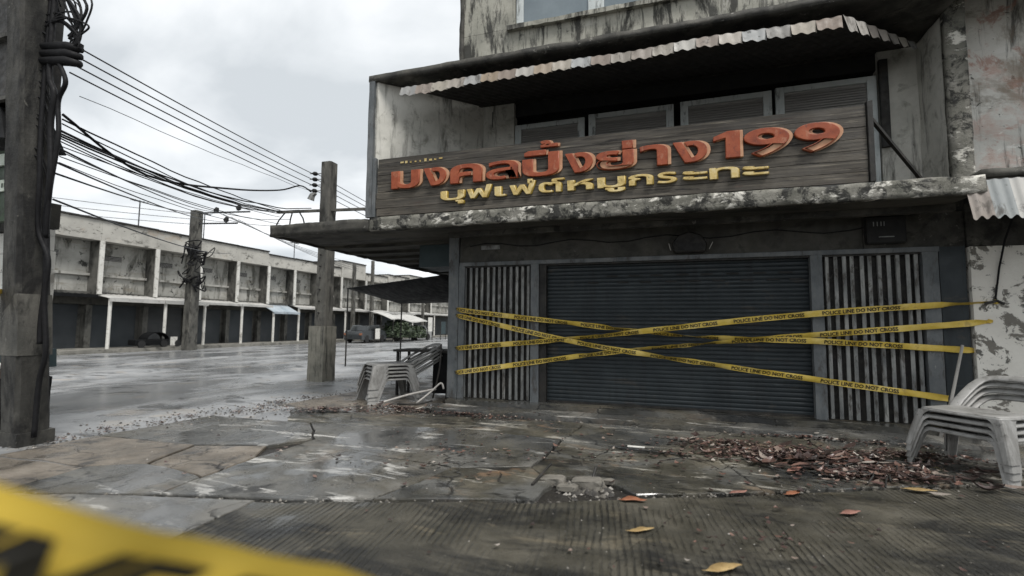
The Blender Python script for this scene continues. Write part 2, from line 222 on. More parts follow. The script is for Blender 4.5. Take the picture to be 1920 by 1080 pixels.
# ------------------------------------------------------------------ mesh helpers
WORLD = {}
def props(o, label=None, cat=None, group=None, kind=None):
    if label: o['label'] = label
    if cat: o['category'] = cat
    if group: o['group'] = group
    if kind: o['kind'] = kind
    return o
def thing(name, label, cat, loc=(0, 0, 0), group=None, rz=0):
    o = bpy.data.objects.new(name, None); col.objects.link(o); o.location = loc; o.rotation_euler = (0, 0, rz)
    o.empty_display_size = .2; WORLD[o.name] = Vector(loc)
    return props(o, label, cat, group)
def struct(name, kind='structure'):
    o = bpy.data.objects.new(name, None); col.objects.link(o); o['kind'] = kind; WORLD[o.name] = Vector((0, 0, 0)); return o

class MB:
    def __init__(s): s.v, s.f = [], []
    def add(s, vs, fs):
        n = len(s.v); s.v += [tuple(v) for v in vs]; s.f += [tuple(i + n for i in f) for f in fs]; return s
    def box(s, x0, x1, y0, y1, z0, z1):
        return s.add([(x0, y0, z0), (x1, y0, z0), (x1, y1, z0), (x0, y1, z0), (x0, y0, z1), (x1, y0, z1), (x1, y1, z1), (x0, y1, z1)],
                     [(3, 2, 1, 0), (4, 5, 6, 7), (0, 1, 5, 4), (1, 2, 6, 5), (2, 3, 7, 6), (3, 0, 4, 7)])
    def hexa(s, b, t):   # bottom 4 pts ccw, top 4 pts
        return s.add(list(b) + list(t), [(3, 2, 1, 0), (4, 5, 6, 7), (0, 1, 5, 4), (1, 2, 6, 5), (2, 3, 7, 6), (3, 0, 4, 7)])
    def prism(s, poly, z0, z1):
        n = len(poly)
        return s.add([(x, y, z0) for x, y in poly] + [(x, y, z1) for x, y in poly],
                     [tuple(reversed(range(n))), tuple(range(n, 2 * n))] + [(i, (i + 1) % n, n + (i + 1) % n, n + i) for i in range(n)])
    def tube(s, pts, r, k=6, cap=True):
        pts = [Vector(p) for p in pts]; rs = r if isinstance(r, (list, tuple)) else [r] * len(pts)
        vs, fs = [], []
        prev = None
        for i, p in enumerate(pts):
            d = (pts[min(i + 1, len(pts) - 1)] - pts[max(i - 1, 0)])
            d = d.normalized() if d.length > 1e-9 else Vector((0, 0, 1))
            a = prev if prev is not None else (Vector((0, 0, 1)) if abs(d.z) < .9 else Vector((1, 0, 0)))
            a = (a - d * a.dot(d)); a = a.normalized() if a.length > 1e-6 else d.orthogonal().normalized(); prev = a
            b = d.cross(a)
            for j in range(k):
                t = 2 * math.pi * j / k; vs.append(p + (a * math.cos(t) + b * math.sin(t)) * rs[i])
        for i in range(len(pts) - 1):
            for j in range(k):
                fs.append((i * k + j, i * k + (j + 1) % k, (i + 1) * k + (j + 1) % k, (i + 1) * k + j))
        if cap: fs += [tuple(reversed(range(k))), tuple(range((len(pts) - 1) * k, len(pts) * k))]
        return s.add(vs, fs)
    def bar(s, a, b, w, t, up=(0, 0, 1)):   # rectangular bar a->b
        a, b = Vector(a), Vector(b); d = (b - a).normalized(); u = Vector(up); u = (u - d * u.dot(d)).normalized(); c = d.cross(u)
        q = lambda p: [p - c * w / 2 - u * t / 2, p + c * w / 2 - u * t / 2, p + c * w / 2 + u * t / 2, p - c * w / 2 + u * t / 2]
        return s.hexa(q(a), q(b))
    def grid(s, fn, nu, nv):
        vs = [fn(i / nu, j / nv) for j in range(nv + 1) for i in range(nu + 1)]
        return s.add(vs, [(j * (nu + 1) + i, j * (nu + 1) + i + 1, (j + 1) * (nu + 1) + i + 1, (j + 1) * (nu + 1) + i) for j in range(nv) for i in range(nu)])
    def rough(s, x0, x1, y0, y1, z0, z1, seg=.2, amp=.015, freq=2.5):
        d = {}; L = (x0, y0, z0); H = (x1, y1, z1)
        n = [max(1, min(80, round((H[i] - L[i]) / seg))) for i in range(3)]
        base = len(s.v); vs, fs = [], []
        def vid(i):
            if i not in d:
                p = Vector([L[k] + (H[k] - L[k]) * i[k] / n[k] for k in range(3)])
                q = p * freq; p = p + Vector((mnoise.noise(q), mnoise.noise(q + Vector((31, 7, 2))), mnoise.noise(q + Vector((5, 61, 9))))) * amp \
                    + Vector((mnoise.noise(q * 4), mnoise.noise(q * 4 + Vector((3, 17, 2))), mnoise.noise(q * 4 + Vector((51, 6, 9))))) * amp * .6
                d[i] = len(vs); vs.append(p)
            return d[i]
        for ax in range(3):
            a, b = (ax + 1) % 3, (ax + 2) % 3
            for side in (0, n[ax]):
                for i in range(n[a]):
                    for j in range(n[b]):
                        def ix(p, q):
                            t = [0, 0, 0]; t[ax] = side; t[a] = p; t[b] = q; return tuple(t)
                        f = (vid(ix(i, j)), vid(ix(i + 1, j)), vid(ix(i + 1, j + 1)), vid(ix(i, j + 1)))
                        fs.append(f if side else tuple(reversed(f)))
        return s.add(vs, fs)
    def build(s, name, m, parent=None, smooth=False, solid=0, bevel=0, label=None, kind=None, local=False):
        me = bpy.data.meshes.new(name)
        off = Vector((0, 0, 0))
        if parent is not None and not local: off = WORLD.get(parent.name, Vector((0, 0, 0)))
        me.from_pydata([(v[0] - off.x, v[1] - off.y, v[2] - off.z) for v in s.v], [], s.f); me.update()
        me.materials.append(M[m] if isinstance(m, str) else m)
        if smooth:
            for p in me.polygons: p.use_smooth = True
        o = bpy.data.objects.new(name, me); col.objects.link(o)
        if parent is not None: o.parent = parent; WORLD[o.name] = off
        else: WORLD[o.name] = Vector((0, 0, 0))
        if solid:
            md = o.modifiers.new('solid', 'SOLIDIFY'); md.thickness = solid; md.offset = 0
        if bevel:
            md = o.modifiers.new('bevel', 'BEVEL'); md.width = bevel; md.segments = 1; md.limit_method = 'ANGLE'
        if label: o['label'] = label
        if kind: o['kind'] = kind
        return o
def B(name, m, parent, x0, x1, y0, y1, z0, z1, **k): return MB().box(x0, x1, y0, y1, z0, z1).build(name, m, parent, **k)
def RB(name, m, parent, x0, x1, y0, y1, z0, z1, seg=.2, amp=.015, **k): return MB().rough(x0, x1, y0, y1, z0, z1, seg, amp).build(name, m, parent, **k)
def clone(o, parent, loc=None):
    c = o.copy(); col.objects.link(c); c.parent = parent
    if loc is not None: c.location = loc
    return c
def copy_tree(o, parent=None):
    c = o.copy(); col.objects.link(c); c.parent = parent
    for ch in list(o.children): copy_tree(ch, c)
    return c
def text_mesh(body, size=1., offset=0., extrude=0., res=3, bevel=0., shear=0.):
    cu_ = bpy.data.curves.new('glyph', 'FONT'); cu_.body = body; cu_.size = size; cu_.offset = offset; cu_.extrude = extrude; cu_.resolution_u = res; cu_.shear = shear
    cu_.bevel_depth = bevel; cu_.bevel_resolution = 1
    o = bpy.data.objects.new('glyph', cu_); col.objects.link(o); bpy.context.view_layer.update()
    me = bpy.data.meshes.new_from_object(o.evaluated_get(bpy.context.evaluated_depsgraph_get()))
    col.objects.unlink(o); bpy.data.objects.remove(o); bpy.data.curves.remove(cu_)
    return me

def smooth_path(kn, n):
    out = []
    for i in range(n + 1):
        t = i / n * (len(kn) - 1); k = min(int(t), len(kn) - 2); f_ = t - k
        p0, p1, p2, p3 = (Vector(kn[max(k - 1, 0)]), Vector(kn[k]), Vector(kn[k + 1]), Vector(kn[min(k + 2, len(kn) - 1)]))
        out.append(.5 * ((2 * p1) + (p2 - p0) * f_ + (2 * p0 - 5 * p1 + 4 * p2 - p3) * f_ ** 2 + (3 * p1 - p0 - 3 * p2 + p3) * f_ ** 3))
    return out
# ================================================================== GROUND
g = B('ground', 'far_ground', None, -400, 400, -400, 400, -.5, -.16, kind='structure')
road = MB().grid(lambda u, v: (-25 + 26.2 * u, -40 + 140 * v, -.1 - .0 * u), 1, 1).build('road', 'asphalt', None, kind='structure')
road_side = MB().grid(lambda u, v: (-25.0 + 21.5 * u, -30 + 115 * v, -.015 + .012 * mnoise.noise(Vector((u * 9, v * 25, 0)))), 50, 150).build('side_road', 'asphalt', None, smooth=True, kind='structure')
bed = B('soil_bed', 'soil', None, -5.1, 20, -30, 12, -.155, -.045, kind='structure')

pave = struct('pavement')
def jag(poly, step=.14, amp=.035, inset=.014):
    pts = []
    for i, p in enumerate(poly):
        a, b = Vector((*p, 0)), Vector((*poly[(i + 1) % len(poly)], 0)); n = max(1, int((b - a).length / step))
        for k in range(n):
            q = a.lerp(b, k / n); w = amp if min((b - a).length, 99) > .3 else amp * .5
            q = q + Vector((mnoise.noise(q * 1.7) + .6 * mnoise.noise(q * 6), mnoise.noise(q * 1.7 + Vector((9, 9, 4))) + .6 * mnoise.noise(q * 6 + Vector((4, 1, 7))), 0)) * w
            pts.append(q)
    out = []
    for i, q in enumerate(pts):
        d = (pts[(i + 1) % len(pts)] - pts[i - 1]); nrm = Vector((-d.y, d.x, 0)).normalized()
        out.append(q + nrm * inset * (1 + .9 * mnoise.noise(q * 3.1 + Vector((2, 8, 1)))))
    return out
def slab(poly, m, z=0., tilt=(0, 0), name='slab', th=.06, inset=.014, amp=.035):
    pts = jag(poly, inset=inset, amp=amp); n = len(pts); c = sum(pts, Vector()) / n
    bm = bmesh.new()
    zf = lambda q: z + (q.x - c.x) * tilt[0] + (q.y - c.y) * tilt[1] + .006 * mnoise.noise(q * 1.3)
    top = [bm.verts.new((q.x, q.y, zf(q))) for q in pts]
    mid = [bm.verts.new((q.x + (c.x - q.x) * -.0, q.y, zf(q) - .012)) for q in pts]
    for i, q in enumerate(pts):   # chipped arris
        k = (c - q).normalized(); top[i].co += k * (.008 + .008 * mnoise.noise(q * 7))
    bot = [bm.verts.new((q.x, q.y, z - th)) for q in pts]
    f = bm.faces.new(top)
    for i in range(n):
        j = (i + 1) % n
        bm.faces.new((mid[i], mid[j], top[j], top[i])); bm.faces.new((bot[i], bot[j], mid[j], mid[i]))
    bmesh.ops.triangulate(bm, faces=[f])
    me = bpy.data.meshes.new(name); bm.to_mesh(me); bm.free(); me.materials.append(M[m])
    o = bpy.data.objects.new(name, me); col.objects.link(o); o.parent = pave; return o
J = [(-5.3, -7.3), (-4.1, -6.2), (-3, -5.96), (-2.1, -5.66), (-1.15, -5.48), (-.16, -5.12), (1.24, -4.66), (2.65, -3.98), (4.2, -3.25), (5.9, -2.5), (9.5, -1.0)]
S = slab
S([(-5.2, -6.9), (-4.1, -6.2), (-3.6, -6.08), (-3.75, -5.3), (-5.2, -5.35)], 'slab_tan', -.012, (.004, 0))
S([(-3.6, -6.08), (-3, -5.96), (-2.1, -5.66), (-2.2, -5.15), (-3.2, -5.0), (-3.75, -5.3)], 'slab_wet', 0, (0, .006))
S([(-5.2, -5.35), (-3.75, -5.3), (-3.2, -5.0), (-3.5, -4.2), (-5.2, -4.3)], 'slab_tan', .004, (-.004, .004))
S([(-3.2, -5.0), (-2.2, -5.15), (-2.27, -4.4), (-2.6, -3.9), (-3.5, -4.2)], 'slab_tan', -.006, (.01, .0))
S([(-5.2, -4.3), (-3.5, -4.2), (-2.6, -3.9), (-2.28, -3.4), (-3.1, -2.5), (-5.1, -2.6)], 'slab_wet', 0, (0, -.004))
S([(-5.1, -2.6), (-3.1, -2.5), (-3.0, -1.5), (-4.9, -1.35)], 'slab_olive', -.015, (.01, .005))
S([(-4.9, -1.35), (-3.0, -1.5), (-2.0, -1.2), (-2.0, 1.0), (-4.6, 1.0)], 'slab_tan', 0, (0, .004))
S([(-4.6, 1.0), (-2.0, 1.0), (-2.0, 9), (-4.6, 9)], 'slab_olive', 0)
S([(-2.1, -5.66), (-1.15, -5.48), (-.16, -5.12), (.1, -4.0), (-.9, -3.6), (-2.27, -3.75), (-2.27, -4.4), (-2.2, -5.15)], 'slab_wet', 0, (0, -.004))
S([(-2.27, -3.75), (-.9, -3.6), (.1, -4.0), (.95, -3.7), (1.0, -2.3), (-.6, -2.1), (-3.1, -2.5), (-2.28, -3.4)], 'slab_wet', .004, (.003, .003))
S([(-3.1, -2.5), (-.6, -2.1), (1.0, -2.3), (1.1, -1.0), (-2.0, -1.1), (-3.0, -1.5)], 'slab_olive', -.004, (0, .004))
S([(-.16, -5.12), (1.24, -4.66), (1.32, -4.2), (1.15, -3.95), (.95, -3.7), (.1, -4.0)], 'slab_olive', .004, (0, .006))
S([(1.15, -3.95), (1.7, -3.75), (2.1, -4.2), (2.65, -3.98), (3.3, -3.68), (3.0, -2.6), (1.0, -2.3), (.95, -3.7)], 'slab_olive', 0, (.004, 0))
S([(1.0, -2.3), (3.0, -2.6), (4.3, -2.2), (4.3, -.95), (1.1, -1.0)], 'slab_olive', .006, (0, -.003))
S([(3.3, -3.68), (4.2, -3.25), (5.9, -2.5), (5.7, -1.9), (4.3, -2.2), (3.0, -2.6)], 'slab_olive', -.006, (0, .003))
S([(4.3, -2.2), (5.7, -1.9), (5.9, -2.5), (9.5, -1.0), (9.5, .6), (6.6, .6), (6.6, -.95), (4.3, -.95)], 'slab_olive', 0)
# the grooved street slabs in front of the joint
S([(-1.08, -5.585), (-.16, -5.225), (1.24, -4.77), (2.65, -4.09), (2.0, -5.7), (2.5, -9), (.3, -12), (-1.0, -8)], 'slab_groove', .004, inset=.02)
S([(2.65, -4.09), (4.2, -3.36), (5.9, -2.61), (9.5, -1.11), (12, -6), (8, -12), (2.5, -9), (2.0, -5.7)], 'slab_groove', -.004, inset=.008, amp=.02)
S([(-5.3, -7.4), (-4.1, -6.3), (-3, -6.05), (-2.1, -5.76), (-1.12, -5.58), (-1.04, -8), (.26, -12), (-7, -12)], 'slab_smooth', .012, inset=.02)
# corner block between step and slabs
# ================================================================== SHOP BUILDING
shop = thing('shop_building', 'grimy corner shophouse with closed blue grey roller shutter and stained concrete canopy', 'building', (2.4, 0, 0))
step = RB('step', 'slab_olive', shop, -1.75, 6.55, -.34, .25, -.04, .135, .16, .014, smooth=False)
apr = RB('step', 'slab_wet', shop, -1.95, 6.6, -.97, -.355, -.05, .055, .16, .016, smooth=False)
B('floor_slab', 'interior', shop, -1.7, 6.6, .255, 8, -.04, .12)
RB('corner_post', 'gate_frame', shop, -1.86, -1.64, -.06, .22, .13, 3.4, .3, .006)
RB('beam', 'beam', shop, -1.62, 5.44, -.03, .28, 2.86, 3.4, .3, .008)
RB('beam', 'plaster_dark', shop, 5.445, 6.75, -.05, .28, 2.86, 3.4, .3, .01)
B('track', 'gate_frame', shop, -1.62, 6.42, -.075, -.035, 2.79, 2.868, bevel=.006)
B('track', 'dark_metal', shop, -1.62, 6.42, -.034, .1, 2.76, 2.855)
# side wall, back
RB('side_wall', 'plaster_dark', shop, -1.85, -1.6, .25, 9, 0, 3.4, .5, .01)
# closed shell behind the front
B('ceiling', 'interior', shop, -1.6, 10, .46, 9, 3.41, 3.56)
B('back_wall', 'interior', shop, -1.85, 10, 9, 9.2, 0, 9.5)
B('party_wall', 'interior', shop, 6.5, 6.74, .32, 9, .12, 3.4)
B('upper_ceiling', 'interior', shop, -1.2, 9, 3.01, 9, 6.3, 6.42)
B('balcony_side', 'interior', shop, -1.6, -1.31, .46, 9, 3.57, 6.29); B('balcony_side', 'interior', shop, 6.45, 6.6, .51, 9, 3.57, 6.29)
# roller shutter
sh = B('roller_shutter', 'dark_metal', shop, .2, 4.72, .1, .14, .14, 2.85)
sl = MB()
prof = [(0, 0), (-.008, .008), (-.012, .03), (-.011, .052), (-.003, .066), (0, .073)]
for x in (.2, 4.7):
    sl.v += [(x, .095 + a, b) for a, b in prof]
n = len(prof); sl.f += [(i, i + n, i + n + 1, i + 1) for i in range(n - 1)]
s0 = sl.build('slat', 'shutter', sh, local=True); s0.location = (-0, 0, 0)
s0.location = (-2.4, 0, .15)
for i in range(1, 36):
    c = clone(s0, sh, (-2.4, random.uniform(-.003, .003), .15 + i * .0735))
B('bottom_rail', 'dark_metal', sh, .2, 4.7, .06, .1, .138, .175)
vs0 = None
for k, (zz_, xs) in enumerate(((2.52, [1.35, 1.75, 2.15, 2.6, 3.0, 3.42, 3.85, 4.25]), (2.4, [1.0, 1.55, 1.95, 2.4, 2.8, 3.2, 3.65, 4.05, 4.4]))):
    for x in xs:
        if vs0 is None:
            vs0 = B('vent_slot', 'interior', sh, x, x + .2, .066, .08, zz_, zz_ + .03); x_0, z_0 = x, zz_
        else: clone(vs0, sh, (x - x_0, 0, zz_ - z_0))
# folding gates
def gate(x0, x1, nb, label, mm):
    gt = B('folding_gate', 'dark_metal', shop, x0 + .01, x1 - .01, .06, .085, .14, 2.78, label=label)
    w = .052
    b = MB()   # C-shaped channel bar
    for a in ((-w / 2, w / 2, 0, .008), (-w / 2, -w / 2 + .008, .008, .03), (w / 2 - .008, w / 2, .008, .03)): b.box(a[0], a[1], a[2] - .02, a[3] - .02, .15, 2.77)
    b0 = b.build('bar', mm, gt, local=True); d = (x1 - x0) / nb
    for i in range(nb):
        o = b0 if i == 0 else clone(b0, gt)
        o.location = (x0 + d * (i + .5) - 2.4 + random.uniform(-.012, .012), random.uniform(-.012, .012), 0); o.rotation_euler = (0, 0, random.uniform(-.25, .25))
    lt = MB()
    for zc in (.62, 1.3, 2.0, 2.5):
        for i in range(nb):
            xa, xb = x0 + d * i, x0 + d * (i + 1)
            lt.bar((xa, .022, zc - .09), (xb, .022, zc + .09), .02, .006, (0, 1, 0)); lt.bar((xa, .03, zc + .09), (xb, .03, zc - .09), .02, .006, (0, 1, 0))
    lt.build('lattice', 'dark_metal', gt, kind='stuff')
gate(-1.56, -.1, 12, 'narrow folding gate left of the shutter', 'gate')
gate(4.86, 6.2, 11, 'wider spaced folding gate right of the shutter', 'gate')
for x0, x1 in ((-1.625, -1.5), (-.1, .06), (4.68, 4.85), (6.2, 6.4)):
    RB('gate_frame', 'gate_frame', shop, x0, x1, -.07, .05, .135, 2.79, .25, .004)
B('gate_frame', 'dark_metal', shop, .065, .2, -.03, .12, .137, 2.785)
RB('door_post', 'shutter', shop, 6.42, 6.75, -.045, .2, .13, 2.86, .3, .006)
# canopy slab
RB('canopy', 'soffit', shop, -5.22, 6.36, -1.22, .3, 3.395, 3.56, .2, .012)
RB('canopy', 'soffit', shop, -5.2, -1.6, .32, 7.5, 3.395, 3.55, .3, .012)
RB('fascia', 'ledge', shop, -2.95, 6.4, -1.32, -1.225, 3.37, 3.615, .07, .02, smooth=True)
RB('fascia', 'plaster_dark', shop, -5.3, -2.96, -1.33, -1.225, 3.36, 3.6, .08, .02, smooth=True, label='blackened left end of the canopy edge')
RB('fascia', 'plaster_dark', shop, -5.32, -5.225, -1.22, 7.5, 3.36, 3.58, .15, .02, smooth=True)
rib = MB()
for i in range(7): rib.box(-5.2, -1.9, .2 + i * .9, .28 + i * .9, 3.33, 3.394)
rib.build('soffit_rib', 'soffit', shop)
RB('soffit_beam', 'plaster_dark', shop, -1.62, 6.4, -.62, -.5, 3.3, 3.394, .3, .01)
RB('ceiling_box', 'teal', shop, -2.75, -1.66, .3, 1.3, 2.85, 3.39, .3, .01)
# balcony: splayed fin, back wall, window
fin = MB().prism([(-2.98, -1.27), (-2.86, -1.29), (-1.27, .28), (-1.27, .45), (-2.98, .45)], 3.57, 6.3); fin.build('balcony_fin', 'plaster', shop, bevel=.01)
RB('fin_edge', 'gate_frame', shop, -3.02, -2.9, -1.345, -1.275, 3.62, 6.3, .2, .01)
RB('pilaster', 'plaster', shop, -1.3, -.58, .28, .5, 3.57, 6.28, .25, .008)
B('balcony_wall', 'interior', shop, -.57, 5.88, .7, .8, 3.57, 6.28)  # near-black panel paints the shade deep in the window recess
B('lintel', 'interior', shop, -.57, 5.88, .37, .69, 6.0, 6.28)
RB('balcony_wall', 'plaster', shop, 5.88, 6.6, .28, .5, 3.57, 6.28, .25, .008)
RB('window_jamb', 'dark_metal', shop, 5.87, 5.99, .2, .277, 4.6, 6.1, .3, .005)
for (a, b, zt) in ((-.57, .9, 5.79), (.98, 2.6, 5.83), (2.72, 4.27, 5.85), (4.33, 5.86, 5.88)):
    w = MB()
    for q in ((a, a + .14, 3.7, zt), (b - .14, b, 3.7, zt)): w.box(q[0], q[1], .3, .36, q[2], q[3])
    w.box(a + .14, b - .14, .302, .358, zt - .1, zt); lf = w.build('shutter_leaf', 'shutter_frame', shop, bevel=.006)
    lv = MB(); zc = 4.4
    while zc < zt - .13:
        lv.hexa([(a + .14, .34, zc), (b - .14, .34, zc), (b - .14, .352, zc), (a + .14, .352, zc)], [(a + .14, .31, zc - .05), (b - .14, .31, zc - .05), (b - .14, .322, zc - .05), (a + .14, .322, zc - .05)]); zc += .045
    lv.build('louvre', 'louvre', lf)
    B('backing', 'louvre', lf, a + .14, b - .14, .353, .357, 3.7, zt - .1)
# top slab + upper storey
RB('slab_band', 'plaster_dark', shop, -3.04, 6.41, -1.34, 3, 6.3, 6.42, .13, .016, smooth=True)
RB('upper_wall', 'plaster_upper', shop, -1.12, 9, -1.14, -.9, 6.425, 6.97, .2, .01)
RB('upper_wall', 'plaster_upper', shop, -1.12, -.12, -1.14, -.9, 6.975, 9.5, .2, .01)
B('upper_wall', 'plaster_upper', shop, 3.0, 9, -1.14, -.9, 6.975, 9.5)
B('upper_wall', 'plaster_upper', shop, -.115, 2.995, -1.14, -.9, 8.3, 9.5)
RB('side_wall', 'plaster_dark', shop, -1.15, -.95, -.895, 8, 6.425, 9.5, .3, .012)
RB('window_sill', 'plaster_upper', shop, -.25, 3.2, -1.23, -1.143, 6.9, 6.98, .12, .012)
RB('corner_edge', 'plaster_dark', shop, -1.2, -1.125, -1.17, -1.05, 6.43, 9.5, .1, .025, smooth=True)
wd = MB()
for a, b in ((-.11, 0.02), (1.2, 1.33), (1.34, 1.47), (2.87, 2.99)): wd.box(a, b, -1.1, -1.03, 6.985, 8.29)
wd.box(.02, 1.2, -1.098, -1.032, 6.985, 7.05); wd.box(1.47, 2.87, -1.098, -1.032, 6.985, 7.05)
wf = wd.build('window_frame', 'shutter_frame', shop, bevel=.005)
B('pane', 'glass', wf, .02, 1.2, -1.07, -1.06, 7.05, 8.29); B('pane', 'glass', wf, 1.47, 2.87, -1.07, -1.06, 7.05, 8.29)
# right pier fin
pier = RB('pier', 'plaster', shop, 6.42, 6.56, -.5, .28, 3.62, 9.5, .18, .012)
RB('pier_face', 'ledge', shop, 6.4, 6.66, -.6, -.505, 3.62, 9.5, .1, .014, smooth=True)
# big striped awning
aw = MB().bar((-1.35, .22, 6.27), (6.2, .22, 6.27), .05, .03).build('awning', 'dark_metal', shop)
def corr(p00, p10, p01, p11, waves, amp, nv=3, ph=0., edge=.0):
    p00, p10, p01, p11 = map(Vector, (p00, p10, p01, p11)); nrm = (p10 - p00).cross(p01 - p00).normalized(); nu = waves * 6
    def fn(u, v):
        p = p00.lerp(p10, u).lerp(p01.lerp(p11, u), v) + nrm * amp * math.sin(2 * math.pi * (u * waves + ph))
        if edge and v > .99: p += (p01 - p00).normalized() * edge * (mnoise.noise(Vector((p.x * 2.1, p.y * 2.1, 3))) + .5 * math.sin(2 * math.pi * (u * waves + ph)))
        return p
    return MB().grid(fn, nu, nv)
NS = 22
for i in range(NS):
    u0, u1 = i / NS, (i + 1) / NS
    ta, tb = Vector((-1.3 + 7.5 * u0, .2, 6.26)), Vector((-1.3 + 7.5 * u1, .2, 6.26))
    sag = lambda u: .03 * mnoise.noise(Vector((u * 6, 1, 2)))
    fa, fb = Vector((-2.12 + 6.9 * u0, -1.65 + .02 * sag(u0), 5.9 + sag(u0))), Vector((-2.12 + 6.9 * u1, -1.65, 5.9 + sag(u1)))
    sh_ = corr(ta, tb, fa, fb, 2, .012).build('sheet', 'awn_under_shade', aw, smooth=True)
    corr(fa, fb, fa + Vector((0, -.07, -.17)), fb + Vector((0, -.03, -.19)), 2, .008, 2, edge=.022).build('valance', 'awn_tin', sh_, smooth=True)
ea, eb = Vector((4.8, -1.64, 5.92)), Vector((6.3, .0, 6.2)); NR = 7
for i in range(NR):
    a, b = ea.lerp(eb, i / NR), ea.lerp(eb, (i + 1) / NR)
    k0, k1 = .24 - .012 * i, .24 - .012 * (i + 1)
    corr(a, b, a + Vector((.05, -.03, -k0)), b + Vector((.03, -.02, -k1)), 1, .01, 2, edge=.03).build('valance', 'awn_tin', aw, smooth=True)
fl = MB().add([ea, eb, Vector((6.2, .2, 6.25)), Vector((4.78, -1.6, 5.92))], [(0, 1, 2, 3)]).build('hip_sheet', 'awn_under_shade', aw)
MB().tube([(-1.0, .1, 6.05), (-1.0, .1, 5.72)], .012).build('hook', 'gate', shop)

# fittings under the canopy
bx = thing('meter_box', 'dark electrical box with faint pale marks high under the canopy above the right gate', 'electrical box', (5.7, -.1, 2.92))
MB().box(5.45, 5.97, -.2, -.052, 2.93, 3.36).build('case', 'interior', bx, bevel=.02)
mk = MB()
for i, x in enumerate((5.53, 5.58, 5.63, 5.67)): mk.box(x, x + .012, -.206, -.2035, 3.2, 3.27)
mk.build('marking', 'gate', bx); B('hinge', 'gate', bx, 5.6, 5.8, -.21, -.201, 3.02, 3.035)
fan = thing('wall_fan', 'dark rounded wall fitting with two pale brackets on the beam over the shutter', 'fitting', (2.8, -.1, 2.9))
f = MB(); pts = [(2.5 + .06, 2.9), (3.08, 2.9), (3.1, 3.05), (3.0, 3.2), (2.8, 3.27), (2.62, 3.2), (2.52, 3.05)]
f.add([(x, -.2, z) for x, z in pts] + [(x, -.035, z) for x, z in pts], [tuple(range(7))] + [(i, i + 7, (i + 1) % 7 + 7, (i + 1) % 7) for i in range(7)]); f.build('housing', 'dark_metal', fan, bevel=.02)
B('plate', 'rubber', fan, 2.62, 3.02, -.215, -.203, 2.93, 3.05)
for x, d in ((2.5, -.03), (3.13, .06)): MB().bar((x, -.2, 2.94), (x + d, -.2, 3.06), .012, .02, (0, 1, 0)).build('bracket', 'stick', fan)
# cables pinned on the beam
MB().tube([(-1.4 + .35 * i, -.045, 3.2 + .05 * math.sin(i * 1.3)) for i in range(21)], .009).build('beam_cable', 'black', shop)
B('name_plate', 'gate', shop, -1.15, -.75, -.06, -.036, 3.12, 3.2)

# ================================================================== SIGN
sign = thing('shop_sign', 'long weathered plank sign board with orange red and yellow Thai letters on the canopy edge', 'sign', (1.1, -1.3, 3.62))
zs = 3.63; hs = [.15, .17, .14, .16, .17, .15, .17]
for i, h in enumerate(hs):
    x0 = -2.82 + random.uniform(0, .04)
    MB().rough(x0, 5.12, -1.31 + random.uniform(-.004, .004), -1.265, zs + .004, zs + h - .004, .35, .005).build('plank', 'plank', sign); zs += h
ZT = zs
B('frame_post', 'gate_frame', sign, -2.9, -2.83, -1.33, -1.25, 3.62, ZT + .03, bevel=.006); B('frame_post', 'dark_metal', sign, 5.13, 5.2, -1.34, -1.25, 3.62, ZT + .04, bevel=.006)
MB().bar((5.17, -1.25, 4.6), (6.3, -.25, 3.66), .045, .045).build('brace', 'dark_metal', sign)
MB().bar((-2.4, -1.24, 4.5), (-2.4, -.3, 3.63), .04, .04).build('brace', 'dark_metal', sign)
def cluster(txt, xa, xb, zb, sy, y, face, edge, off, shift, back, fit=None):
    me = text_mesh(txt, 1., off, .05, 8, .012)
    xs = [v.co.x for v in me.vertices]; x0, x1 = min(xs), max(xs)
    base_w = (xb - xa) / (x1 - x0)
    if fit:
        ys = [v.co.y for v in me.vertices]; sy = (fit[1] - fit[0]) / (max(ys) - min(ys)); zb = fit[0] - min(ys) * sy
    for v in me.vertices:
        X, Y, Z = v.co
        v.co = (xa + (X - x0) * base_w - 1.1, y - Z * .5 - (-1.3), zb + Y * sy - 3.62)
    me.materials.clear(); me.materials.append(M[face]); me.name = 'letter'
    o = bpy.data.objects.new('letter', me); col.objects.link(o); o.parent = sign
    m2 = text_mesh(txt, 1., off + .008, .05, 8)  # backing copy shifted right; in peach it paints the lit letter edges
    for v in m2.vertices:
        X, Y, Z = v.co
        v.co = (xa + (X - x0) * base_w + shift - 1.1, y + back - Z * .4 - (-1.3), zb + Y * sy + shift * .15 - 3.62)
    m2.materials.clear(); m2.materials.append(M[edge]); m2.name = 'letter_edge_copy'
    e = bpy.data.objects.new('letter_edge_copy', m2); col.objects.link(e); e.parent = o
row1 = [('ม', -2.459, -1.841), ('ง', -1.787, -1.302), ('ค', -1.249, -0.601), ('ล', -0.561, 0.057), ('ป', 0.105, 0.775), ('ง', 0.847, 1.334), ('ย่', 1.36, 1.985), ('า', 2.051, 2.501), ('ง', 2.548, 3.072), ('1', 3.109, 3.501), ('9', 3.551, 4.184), ('9', 4.218, 4.815)]
def digit_one():
    poly = [(3.30, 4.13), (3.50, 4.13), (3.50, 4.545), (3.33, 4.545), (3.13, 4.47), (3.13, 4.40), (3.30, 4.44)]
    for nm_, m_, dx, yf, yb, par in (('letter', 'red', 0, -1.372, -1.312, None), ('letter_edge_copy', 'cream_highlight', .045, -1.35, -1.309, 1)):
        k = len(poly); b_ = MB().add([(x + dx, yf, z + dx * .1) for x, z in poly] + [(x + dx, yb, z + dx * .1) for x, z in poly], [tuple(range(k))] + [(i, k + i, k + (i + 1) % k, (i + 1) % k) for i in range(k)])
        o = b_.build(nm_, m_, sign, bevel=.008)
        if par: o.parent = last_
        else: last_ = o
digit_one()
